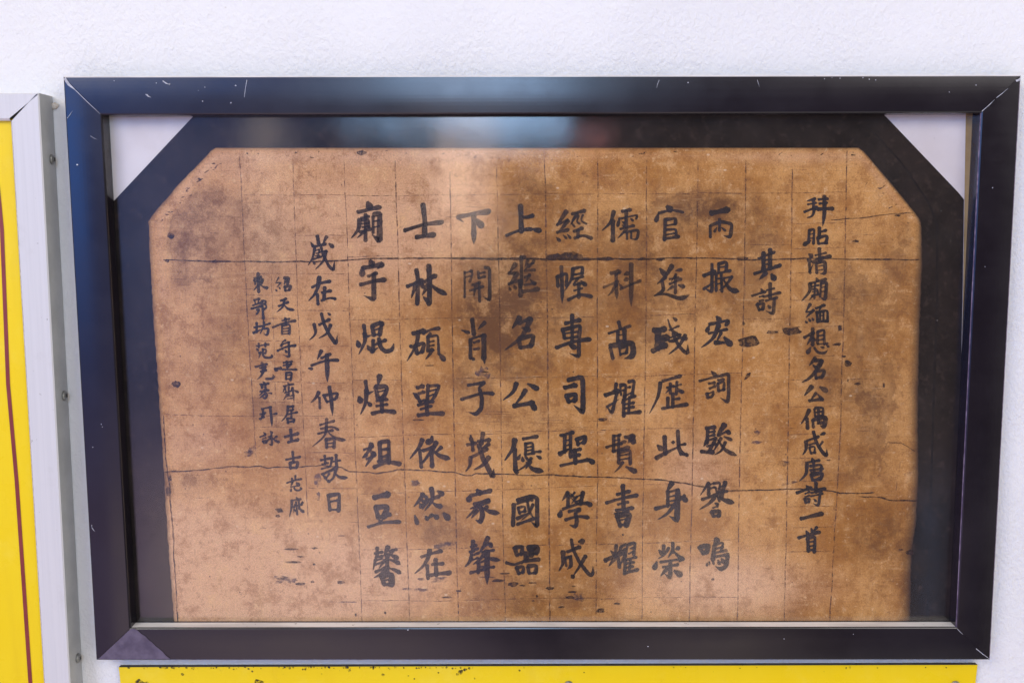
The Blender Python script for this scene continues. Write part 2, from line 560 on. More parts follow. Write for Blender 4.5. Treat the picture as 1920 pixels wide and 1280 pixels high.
def rail(i):
    """one mitred rail; its cross-section runs from the outer side over the front to the inner lip"""
    a0, b0 = outer[i], outer[(i + 1) % 4]
    a1, b1 = inner[i], inner[(i + 1) % 4]
    prof = [(0.0, 0.0210), (0.0, 0.0016), (0.012, 0.0005), (0.035, 0.0001)] + [(0.035 + 0.92 * k / 10, 0.0001 - 0.0005 * math.sin(math.pi * k / 10)) for k in range(1, 10)] + [(0.955, 0.0001), (0.985, 0.0006), (1.0, 0.0018), (1.0, Y_GLASS - 0.0002), (1.0, 0.0210)]
    # front slots: outer chamfer, face, inner lip
    slots = [0, 1, 1, 0] + [0] * 12 + [2, 0, 0]
    slots = slots[:len(prof) - 3] + [2, 0, 0]
    if i == 1:
        slots[len(prof) - 4] = 1
    gap = 0.00012
    d = (b0 - a0).normalized() * gap
    m_ = MB()
    n = 28
    pa = [Vector((a0.lerp(a1, s).x, y, a0.lerp(a1, s).z)) + d for s, y in prof]
    pb = [Vector((b0.lerp(b1, s).x, y, b0.lerp(b1, s).z)) - d for s, y in prof]
    for k in range(len(prof)):
        k2 = (k + 1) % len(prof)
        m_.face([pa[k], pb[k], pb[k2], pa[k2]], slots[k])
    m_.face(pa[::-1]); m_.face(pb)
    return m_


edge_mat = {0: M_PALE, 1: M_LIP, 2: M_FRAME, 3: M_FRAME}  # pale top chamfer: sky highlight of the rounded edge, painted in
lip_mat = {0: M_FRAME, 1: M_FRAME, 2: M_PALE, 3: M_FRAME}  # bottom lip pale, the other lips dark
SCRATCH_GLINT = {0: [((463, 150), (458, 183), 1.0), ((121, 147), (140, 168), 5.0), ((140, 168), (188, 214), 1.1), ((305, 152), (318, 159), 2.0), ((273, 177), (283, 183), 1.6),  # wide strip on the left mitre is a painted highlight; others are scratches
               ((1841, 209), (1865, 187), 1.2), ((1868, 184), (1890, 166), 1.0), ((1905, 152), (1914, 146), 4.0), ((1236, 150), (1231, 165), 0.8), ((1420, 150), (1424, 163), 0.6)],
           2: [((1830, 1215), (1856, 1235), 1.2), ((1795, 1178), (1806, 1189), 0.9)],
           1: [], 3: [((126, 222), (136, 208), 0.7), ((169, 255), (182, 262), 0.6), ((172, 988), (178, 996), 1.0)]}
DOTS = {0: [(442, 161, 2.2), (384, 164, 1.4), (293, 156, 1.6), (318, 158, 2.2), (276, 178, 1.6), (380, 190, 1.6), (433, 193, 1.8), (214, 152, 1.1), (372, 170, 0.9), (1528, 143, 2.0),
            (1618, 146, 1.6), (1630, 149, 1.4), (1642, 150, 1.3), (1546, 148, 1.2), (1780, 173, 1.2), (1830, 160, 1.2), (1560, 146, 1.1), (1575, 147, 1.3), (1290, 155, 1.5)],
        3: [(145, 309, 2.4), (172, 985, 1.4), (166, 970, 1.2), (174, 838, 1.2), (192, 800, 1.0), (190, 795, 1.2)],
        2: [(765, 1180, 1.8), (1215, 1211, 1.5), (1470, 1197, 1.2), (1600, 1188, 1.1), (1855, 1236, 1.4)], 1: [(1861, 352, 1.4), (1847, 500, 1.0)]}


def ragged(c, r, y, n=7):
    a0 = random.random() * 6.28
    return [P(c[0] + math.cos(a0 - k / n * 6.283) * r * random.uniform(0.6, 1.25), c[1] - math.sin(a0 - k / n * 6.283) * r * random.uniform(0.6, 1.25), y) for k in range(n)]


for i in range(4):
    m_ = rail(i)
    for (p, q, w) in SCRATCH_GLINT[i]:
        dx, dy = q[0] - p[0], q[1] - p[1]
        L = math.hypot(dx, dy)
        nx, ny = -dy / L * w / 2, dx / L * w / 2
        yy = -0.0007
        mid = ((p[0] + q[0]) / 2 + nx * 0.8, (p[1] + q[1]) / 2 + ny * 0.8)
        m_.face([P(p[0] + nx, p[1] + ny, yy), P(mid[0] + nx, mid[1] + ny, yy), P(q[0] + nx * .3, q[1] + ny * .3, yy), P(q[0] - nx * .3, q[1] - ny * .3, yy), P(mid[0] - nx, mid[1] - ny, yy), P(p[0] - nx, p[1] - ny, yy)], 3)
    for (x, y, r) in DOTS[i]:
        m_.face(ragged((x, y), r * 0.8, -0.0007), 3)
    o = child('frame_rail', m_.mesh('frame_rail'), [M_FRAME, edge_mat[i], lip_mat[i], M_MARKS])
    if i == 2:
        o['label'] = 'bottom rail with a pale inner lip'
# torn film at the lower left corner of the bottom rail
mb = MB()
tri = [(184, 1235), (244, 1179)]
for k in range(11):
    s = k / 10
    tri.append((252 + 66 * s + random.uniform(-1.5, 1.5), 1179 + 56 * s ** 1.15 + random.uniform(-1, 1)))
mb.slab(tri, -0.0009, 0.0002)
child('film_patch', mb.mesh('film_patch'), M_FILM)['label'] = 'torn grey film left on the lower left corner'

# glass
gx = [P(x, y, Y_GLASS) for x, y in [(196, 212), (1836, 210), (1797, 1180), (243, 1182)]]
mb = MB()
bk = [Vector((p.x, Y_GLASS + 0.002, p.z)) for p in gx]
mb.face(gx[::-1]); mb.face(bk)
for k in range(4):
    mb.face([gx[k], gx[(k + 1) % 4], bk[(k + 1) % 4], bk[k]])
child('glass_pane', mb.mesh('glass_pane', True), M_GLASS)

# brown card behind everything
mb = MB()
mb.slab([(190, 205), (1843, 205), (1802, 1186), (236, 1186)], 0.0188, 0.0208)
child('backing_card', mb.mesh('backing_card'), M_CARD)

# the print: white sheet, dark octagonal border, tan panel
Y_SHEET, Y_BORD, Y_PAN = 0.0184, 0.0181, 0.0178
mb = MB()
mb.slab([(192, 207), (1811, 207), (1807.5, 420), (1805.5, 560), (1798, 900), (1791, 1184), (238, 1184)], Y_SHEET, Y_SHEET + 0.0003)
printed = child('print_sheet', mb.mesh('print_sheet'), M_SHEET)


def pchild(name, mesh, mats):
    o = link(name, mesh, mats)
    o.parent = printed
    return o


mb = MB()
mb.slab([(371, 209), (1651, 209), (1670, 228), (1796, 360), (1807.5, 374), (1806.8, 430), (1804.8, 560), (1797.4, 900), (1790.5, 1184), (240, 1184), (214, 700), (203, 388)], Y_BORD, Y_BORD + 0.0002)
# the fine dark groove along the right of the border
gr = [(1640, 250), (1690, 305), (1740, 378), (1757, 420), (1757, 560), (1752, 700), (1746, 900), (1738, 1180)]
mb.strip([P(x - 2, y, Y_BORD - 0.0001) for x, y in gr], [P(x + 2.5, y, Y_BORD - 0.0001) for x, y in gr], 1)
pchild('dark_border', mb.mesh('dark_border'), [M_BORDER, M_GROOVE])

# ------------------------------------------------------------------ tan panel with its stain map
LEFT = [(277, 398), (282, 380), (300, 362), (330, 335), (370, 301), (398, 283)]  # y,x read below


def xl(y):
    pts = [(277.5, 404), (283, 396), (300, 380), (320, 360), (345, 336), (375, 310), (400, 289), (416, 278.5), (500, 282), (600, 288), (700, 295), (800, 302), (880, 307), (1000, 314), (1186, 328)]
    return interp(pts, y)


def xr(y):
    pts = [(277.5, 1611), (281, 1617), (292, 1627), (345, 1672), (378, 1699), (400, 1717), (412, 1725), (424, 1728), (500, 1729), (620, 1724), (760, 1721), (900, 1722), (985, 1717), (1040, 1709), (1186, 1706)]
    return interp(pts, y)


def interp(pts, y):
    if y <= pts[0][0]:
        return pts[0][1]
    for (y0, x0), (y1, x1) in zip(pts, pts[1:]):
        if y <= y1:
            return x0 + (x1 - x0) * (y - y0) / (y1 - y0)
    return pts[-1][1]


STAINS_GLARE = [  # x, y, rx, ry, amount (+ dark, - pale); some paint the glass glare and silhouette
    (400, 395, 80, 62, .24), (345, 505, 55, 50, .20), (330, 440, 40, 60, .14), (908, 590, 56, 66, .42), (940, 612, 44, 60, .34), (958, 530, 62, 60, .34), (985, 480, 60, 50, .2), (985, 370, 60, 45, .32),
    (1075, 420, 50, 40, .15), (885, 720, 40, 45, .30), (990, 690, 50, 40, .18), (1350, 392, 62, 34, .50), (1290, 400, 60, 30, .22), (1230, 470, 70, 80, .18), (1205, 600, 60, 120, .12), (1400, 560, 60, 90, .22),
    (1420, 430, 60, 60, .20), (1650, 360, 50, 50, -.15), (1590, 560, 50, 60, .25), (1640, 760, 50, 110, .22), (1570, 720, 60, 40, .22), (1540, 640, 30, 60, .15), (1670, 990, 50, 60, .22),
    (1620, 1010, 40, 50, .22), (830, 985, 38, 40, .45), (1215, 950, 50, 40, .2), (340, 905, 60, 34, .30), (560, 800, 100, 60, .12), (505, 760, 50, 50, .20), (400, 640, 60, 80, .16),
    (480, 600, 60, 90, .10), (700, 960, 60, 50, .14), (960, 1010, 80, 60, .12), (1140, 1030, 60, 60, .16), (1000, 1120, 130, 40, .22), (900, 1080, 40, 70, .16), (1000, 790, 120, 40, .10),
    (1050, 600, 60, 50, .14), (655, 700, 60, 60, .1), (1570, 870, 70, 40, .14), (1460, 820, 40, 60, .14), (540, 470, 60, 50, .16), (1460, 610, 50, 40, .15), (1300, 300, 60, 20, .12),
    (720, 300, 200, 16, -.30), (840, 340, 60, 60, -.35), (900, 330, 30, 90, -.25), (450, 320, 70, 30, -.35), (1500, 300, 160, 22, -.30), (390, 830, 70, 42, -.35), (640, 1100, 260, 70, -.35),
    (1330, 1090, 120, 60, -.35), (1290, 880, 90, 60, -.25), (1430, 760, 60, 120, -.20), (1210, 750, 80, 60, -.2), (1540, 820, 40, 40, -.12), (760, 800, 60, 60, -.15), (360, 600, 40, 60, -.14),
    (380, 1010, 80, 80, -.2), (600, 660, 60, 120, -.12), (1180, 520, 160, 140, .20), (960, 560, 110, 150, .20), (400, 460, 110, 110, .12), (1600, 650, 110, 220, .14), (1000, 1100, 150, 60, .14), (1690, 500, 40, 120, .2), (1690, 1080, 40, 120, .15), (740, 470, 80, 80, -.12)]
PINK = [(560, 420, 260, 150, .7), (420, 1080, 200, 140, .9), (640, 1080, 220, 90, .8), (1380, 1100, 200, 60, .7), (800, 420, 140, 140, .5), (600, 760, 180, 160, .45), (1310, 880, 80, 80, .5), (350, 700, 70, 400, .4)]  # pink tint, partly the reflected haze painted into the panel


def gauss(lst, x, y):
    s = 0.0
    for (cx, cy, rx, ry, a) in lst:
        q = ((x - cx) / rx) ** 2 + ((y - cy) / ry) ** 2
        if q < 9:
            s += a * math.exp(-q)
    return s


NX, NY = 210, 150
verts, cols, faces = [], [], []
for j in range(NY + 1):
    y = 277.5 + (1184 - 277.5) * j / NY
    a, b = xl(y), xr(y)
    ja = random.uniform(-1.0, 1.0); jb = random.uniform(-1.3, 1.3)
    for i in range(NX + 1):
        s = i / NX
        ss = s + 0.0006 * 0
        x = a + (b - a) * ss
        if i == 0:
            x += ja
        if i == NX:
            x += jb
        verts.append(tuple(P(x, y, Y_PAN)))
        dr = b - x
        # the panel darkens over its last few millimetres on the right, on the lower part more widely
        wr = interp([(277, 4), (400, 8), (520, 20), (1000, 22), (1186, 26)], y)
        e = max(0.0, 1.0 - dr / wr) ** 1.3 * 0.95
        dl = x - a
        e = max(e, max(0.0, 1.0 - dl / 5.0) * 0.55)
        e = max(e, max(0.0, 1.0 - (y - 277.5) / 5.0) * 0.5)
        dk = gauss(STAINS_GLARE, x, y)
        # paler rubbed rim inside the cut corners, the left edge and the top
        cd = min(dl, (y - 277.5) * 1.3, dr * 1.3 if y < 420 else 999)
        if cd < 60:
            dk -= 0.40 * math.exp(-((cd - 20) / 14.0) ** 2) * (1.0 if y < 560 else 0.45)
        # reddish worn rim inside the left edge
        if dl < 30:
            dk += 0.12 * math.exp(-((dl - 8) / 7.0) ** 2)
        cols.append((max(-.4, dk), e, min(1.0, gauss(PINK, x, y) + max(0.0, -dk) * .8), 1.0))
for j in range(NY):
    for i in range(NX):
        k = j * (NX + 1) + i
        faces.append((k, k + NX + 1, k + NX + 2, k + 1))
nbase_f = len(faces)

ext = MB()
Y_MARK = Y_PAN - 0.00012


def px_line(pts, width, slot, y=Y_MARK, jit=0.5, seg=9.0, wv=0.35):
    """a hand-ruled or cracked line through pixel points"""
    out = []
    for (x0, y0), (x1, y1) in zip(pts, pts[1:]):
        n = max(1, int(math.hypot(x1 - x0, y1 - y0) / seg))
        for k in range(n):
            s = k / n
            out.append((x0 + (x1 - x0) * s, y0 + (y1 - y0) * s))
    out.append(pts[-1])
    L, R = [], []
    off = 0.0
    for k, (x, y_) in enumerate(out):
        a = out[max(0, k - 1)]; b = out[min(len(out) - 1, k + 1)]
        dx, dy = b[0] - a[0], b[1] - a[1]
        l = math.hypot(dx, dy) or 1
        nx, ny = -dy / l, dx / l
        off = off * 0.7 + random.uniform(-jit, jit)
        w = width * random.uniform(1 - wv, 1 + wv) / 2
        if k in (0, len(out) - 1):
            w *= 0.4
        L.append(P(x + nx * (off + w), y_ + ny * (off + w), y))
        R.append(P(x + nx * (off - w), y_ + ny * (off - w), y))
    ext.strip(R, L, slot)


VERT = [((449, 290), (464, 590), (480, 860)), ((549, 300), (553, 440), (566, 740), (578, 975)), ((645, 300), (655, 560), (664, 800), (680, 1180)), ((741, 300), (749, 590), (757, 850), (769, 1184)),
        ((843.5, 322), (848, 600), (853, 900), (860, 1184)), ((931, 310), (937, 590), (941, 880), (948, 1184)), ((1021, 292), (1026, 590), (1029, 880), (1031, 1184)), ((1121, 292), (1120, 590), (1120, 900), (1117, 1184)),
        ((1213, 300), (1211, 590), (1207, 880), (1203, 1184)), ((1309, 300), (1304, 590), (1299, 860), (1292, 1184)), ((1399, 300), (1394, 590), (1388, 800), (1382, 1184)), ((1486, 315), (1482, 560), (1477, 850), (1470, 1184)),
        ((1588, 282), (1583, 560), (1576, 800), (1565, 1000), (1555, 1184))]
VW = [1.8, 1.4, 1.7, 2.0, 2.2, 1.7, 2.6, 2.1, 1.9, 2.0, 2.1, 2.2, 2.2]
for pts, w in zip(VERT, VW):
    px_line(pts, w, 2, jit=0.45, seg=12)


def vx(i, y):
    return interp([(q, p) for p, q in VERT[i]], y)


def hrow(i, y0, y1, w=1.1):
    """a ruled line across the column between verticals i and i+1"""
    a, b = vx(i, y0), vx(i + 1, y1)
    px_line([(a + 1, y0), ((a + b) / 2, (y0 + y1) / 2 + random.uniform(-.8, .8)), (b - 1, y1)], w, 2, Y_MARK - 0.00004, jit=0.3, seg=10)


ROWL = [367, 600, 713, 819, 925, 1031, 1127]
ROWR = [362, 588, 700, 799, 903, 1012, 1117]
for c in range(2, 10):
    for yl, yr in zip(ROWL, ROWR):
        t0, t1 = (c - 2) / 8, (c - 1) / 8
        if random.random() < 0.9:
            hrow(c, yl + (yr - yl) * t0 + random.uniform(-1.5, 1.5), yl + (yr - yl) * t1 + random.uniform(-1.5, 1.5), random.uniform(0.9, 1.5))
for y in (442, 513, 582, 649, 717, 783, 848, 915):
    hrow(1, y, y + random.uniform(-1, 1), 1.1)
for y in (366,):
    hrow(0, y, y, 0.9); hrow(1, y, y, 0.9); hrow(10, y - 4, y - 4, 0.9)
for y in (513, 553, 597, 639, 677, 715, 754, 800):
    hrow(0, y, y + 1, 1.0)
px_line([(509, 513), (514, 640), (518, 800)], 0.9, 2)
for y in (362, 420, 466, 512, 563, 613, 668, 712, 763, 815, 859, 902, 950, 989, 1034):
    hrow(11, y, y - 2, 1.1)
for y in (459, 598):
    hrow(10, y, y, 1.0)
# cracks right across the panel
px_line([(306, 487), (360, 489), (420, 490), (520, 491), (600, 490), (645, 488), (700, 485), (770, 484), (845, 485), (900, 485), (960, 484), (1025, 486), (1080, 488), (1140, 486), (1205, 486), (1260, 484), (1310, 484), (1382, 485), (1402, 488), (1440, 487), (1480, 485), (1540, 484), (1600, 486), (1660, 486), (1724, 487)], 2.6, 1, jit=0.5, seg=7)
px_line([(845, 484.5), (960, 484.5), (1030, 486), (1150, 486)], 4.2, 1, jit=0.7, seg=6)
px_line([(640, 482), (700, 481), (742, 480)], 1.6, 3)
px_line([(306, 885), (330, 883), (380, 881), (420, 876), (440, 874), (468, 875), (488, 874), (503, 878), (520, 875), (560, 876), (580, 873), (604, 872), (640, 876), (655, 884), (690, 884), (705, 887), (735, 883), (745, 880), (800, 882), (850, 884), (872, 891), (884, 891), (892, 887), (960, 889), (985, 891), (1031, 889), (1070, 892), (1118, 894), (1170, 896), (1205, 898), (1240, 900), (1290, 907), (1310, 911), (1370, 920), (1400, 919), (1440, 918), (1500, 916), (1560, 920), (1575, 924), (1640, 923)], 2.5, 1, jit=0.6, seg=6)
px_line([(1610, 930), (1650, 932), (1668, 937), (1722, 938)], 2.6, 1, jit=0.4, seg=6)
px_line([(307, 778), (309, 830), (313, 884), (317, 912), (321, 950), (326, 1040), (334, 1180)], 2.4, 1, jit=0.9, seg=6)
px_line([(307, 776), (380, 779), (460, 780), (640, 779)], 1.2, 2)
px_line([(1558, 413), (1590, 410), (1630, 408), (1680, 400), (1712, 399)], 1.8, 1, jit=.6, seg=6)
px_line([(1660, 838), (1664, 829), (1690, 831), (1716, 845)], 1.4, 1, jit=.5, seg=5)
px_line([(1688, 865), (1684, 890), (1680, 920)], 1.6, 3)
px_line([(1396, 428), (1398, 560)], 1.0, 3)
for k in range(46):   # fine horizontal checks in the old surface
    x = random.uniform(320, 1690); y = random.uniform(300, 1160)
    px_line([(x, y), (x + random.uniform(8, 40), y + random.uniform(-1.5, 1.5))], random.uniform(.6, 1.2), 2, Y_MARK - 0.00006)
for k in range(12):
    x = random.uniform(860, 1120); y = random.uniform(765, 815)
    px_line([(x, y), (x + random.uniform(30, 90), y + random.uniform(-1.5, 1.5))], .8, 2, Y_MARK - 0.00006)


def blob(cx, cy, rx, ry, slot=1, n=14, rot=0.0, rough=0.22):
    pts = []
    for k in range(n):
        a = -k / n * 6.2832
        r = random.uniform(1 - rough, 1 + rough)
        x, y = math.cos(a) * rx * r, math.sin(a) * ry * r
        pts.append(P(cx + x * math.cos(rot) - y * math.sin(rot), cy - (x * math.sin(rot) + y * math.cos(rot)), Y_MARK - 0.00009))
    ext.face(pts, slot)


def patch_px(x0, y0, sc, pts, slot=1):
    ext.face([P(x0 + a * sc, y0 + b * sc, Y_MARK - 0.00009) for a, b in pts], slot)


for (x, y, rx, ry) in [(320, 442, 7, 5.5), (331, 720, 8, 6.5), (678, 287, 9, 5), (313, 489, 5, 3), (403, 490, 6, 3), (1392, 485, 11, 4.5), (1395, 606, 3, 3.5), (1605, 452, 6, 2.5), (1683, 404, 5, 2.5),
                       (1575, 615, 4, 6), (1583, 668, 4, 2), (1608, 719, 6, 2.6), (1590, 713, 2, 2.5), (1566, 646, 6, 2), (1572, 645, 5, 3), (1590, 681, 7, 6), (1553, 862, 4, 1.6), (1657, 722, 2, 5),
                       (1130, 786, 9, 3), (1135, 485, 16, 3.6), (1205, 486, 12, 3), (1238, 486, 9, 3), (1172, 486, 10, 2.3), (316, 922, 5, 9), (319, 896, 3, 6), (1706, 1035, 7, 5), (1690, 1030, 5, 1.3),
                       (586, 1090, 4, 2.4), (639, 1091, 7, 3), (838, 1119, 10, 1.8), (1337, 1085.5, 3.5, 2.5), (722, 1148, 2.5, 2.5), (667, 1152, 2, 3), (1126, 1144, 8, 4), (1157, 1131, 6, 2), (1053, 1137, 6, 1.8),
                       (1031, 1102, 8, 3), (962, 1095, 10, 4.5), (998, 1092, 8, 1.8), (980, 1097, 6, 1.6), (1075, 1098, 4, 1.4), (1068, 1119, 8, 3), (1073, 1109, 8, 2), (935, 1088, 13, 3), (946, 1074.5, 10, 1.8),
                       (914, 1081, 14, 1.4), (545, 1029, 14, 2), (590, 1027, 6, 2), (564, 1043, 6, 1.6), (550, 1053, 16, 2.2), (589, 1057, 3, 2), (525, 1084, 9, 2), (563, 1094, 9, 2.6), (640, 1004, 7, 1.2), (860, 1107, 6, 2),
                       (1007, 1117, 2.5, 2.5), (1000, 1126, 2.5, 1.6), (1168, 1002, 2, 2), (740, 685, 0.5, .5), (804, 685, 9, 1.4), (785, 787, 11, 1.6), (1075, 697, 1.5, 1.5), (910, 697, 7, 1.2), (1330, 1055, 2.2, 4), (1326, 1056, 1.5, 3)]:
    blob(x, y, rx, ry)
patch_px(1380, 500, .15625, [(20, 880), (40, 865), (95, 850), (190, 825), (235, 830), (265, 870), (285, 920), (250, 945), (150, 965), (90, 960), (35, 945), (40, 910)][::-1])
patch_px(1380, 500, .15625, [(365, 800), (385, 765), (420, 770), (500, 770), (512, 795), (440, 808)][::-1])
patch_px(1380, 500, .15625, [(552, 745), (600, 728), (660, 735), (740, 725), (765, 760), (795, 775), (770, 800), (690, 812), (640, 825), (575, 800)][::-1])
patch_px(1380, 690, .15625, [(95, 145), (120, 90), (130, 65), (165, 50), (180, 55), (165, 100), (130, 130)][::-1])
patch_px(840, 370, .15625, [(1180, 735), (1185, 690), (1260, 685), (1320, 668), (1350, 690), (1400, 660), (1470, 660), (1500, 645), (1560, 675), (1615, 690), (1620, 720), (1640, 738), (1500, 745), (1300, 740)][::-1])
patch_px(440, 830, .125, [(600, 985), (700, 975), (735, 1035), (650, 1045)][::-1])
blob(521, 967, 4, 3)
for (x, y, rx, ry, rot) in [(474, 843, 14, 6, .6), (465, 850, 9, 6, .5), (830, 1022, 18, 6, .2), (845, 1020, 10, 6, .2), (1086, 1117, 14, 10, -.4), (790, 1105, 14, 3, 0), (770, 1104, 18, 2.5, 0), (540, 1088, 22, 5, .1), (525, 1082, 18, 3, 0),
                            (822, 1086, 14, 5, .2), (1418, 829, 10, 3, 0), (1418, 812, 8, 5, 0), (1470, 868, 12, 5, 0), (905, 700, 12, 12, 0), (778, 905, 8, 6, 0), (596, 900, 6, 12, 0), (597, 930, 4, 8, 0), (1480, 905, 14, 3, .2), (640, 1128, 30, 1.6, 0), (790, 1085, 7, 3, 0)]:
    blob(x, y, rx, ry, 3, 18, rot, .3)

for k in range(60):   # dark ticks along the rubbed rim
    s_ = random.random()
    if k < 22:
        x, y = 404 - 118 * s_ + random.uniform(6, 22), 288 + 118 * s_ + random.uniform(2, 16)
    elif k < 46:
        x, y = random.uniform(410, 1600), random.uniform(281, 296)
    else:
        x, y = 1620 + 100 * s_ - random.uniform(8, 24), 300 + 100 * s_ + random.uniform(0, 20)
    blob(x, y, random.uniform(1.2, 5.0), random.uniform(.7, 1.6), random.choice([1, 3]), 8, random.uniform(-.3, .9), .3)
me = bpy.data.meshes.new('aged_panel')
nv = len(verts)
me.from_pydata(verts + ext.v, [], faces + [tuple(q + nv for q in f) for f in ext.f])
me.polygons.foreach_set('material_index', [0] * nbase_f + ext.s)
ca = me.color_attributes.new('stain', 'FLOAT_COLOR', 'POINT')
flat = []
for c in cols + [(0, 0, 0, 1)] * len(ext.v):
    flat += c
ca.data.foreach_set('color', flat)
me.update()
pchild('aged_panel', me, [M_PANEL, M_CRACK, M_RULE, M_SMEAR])

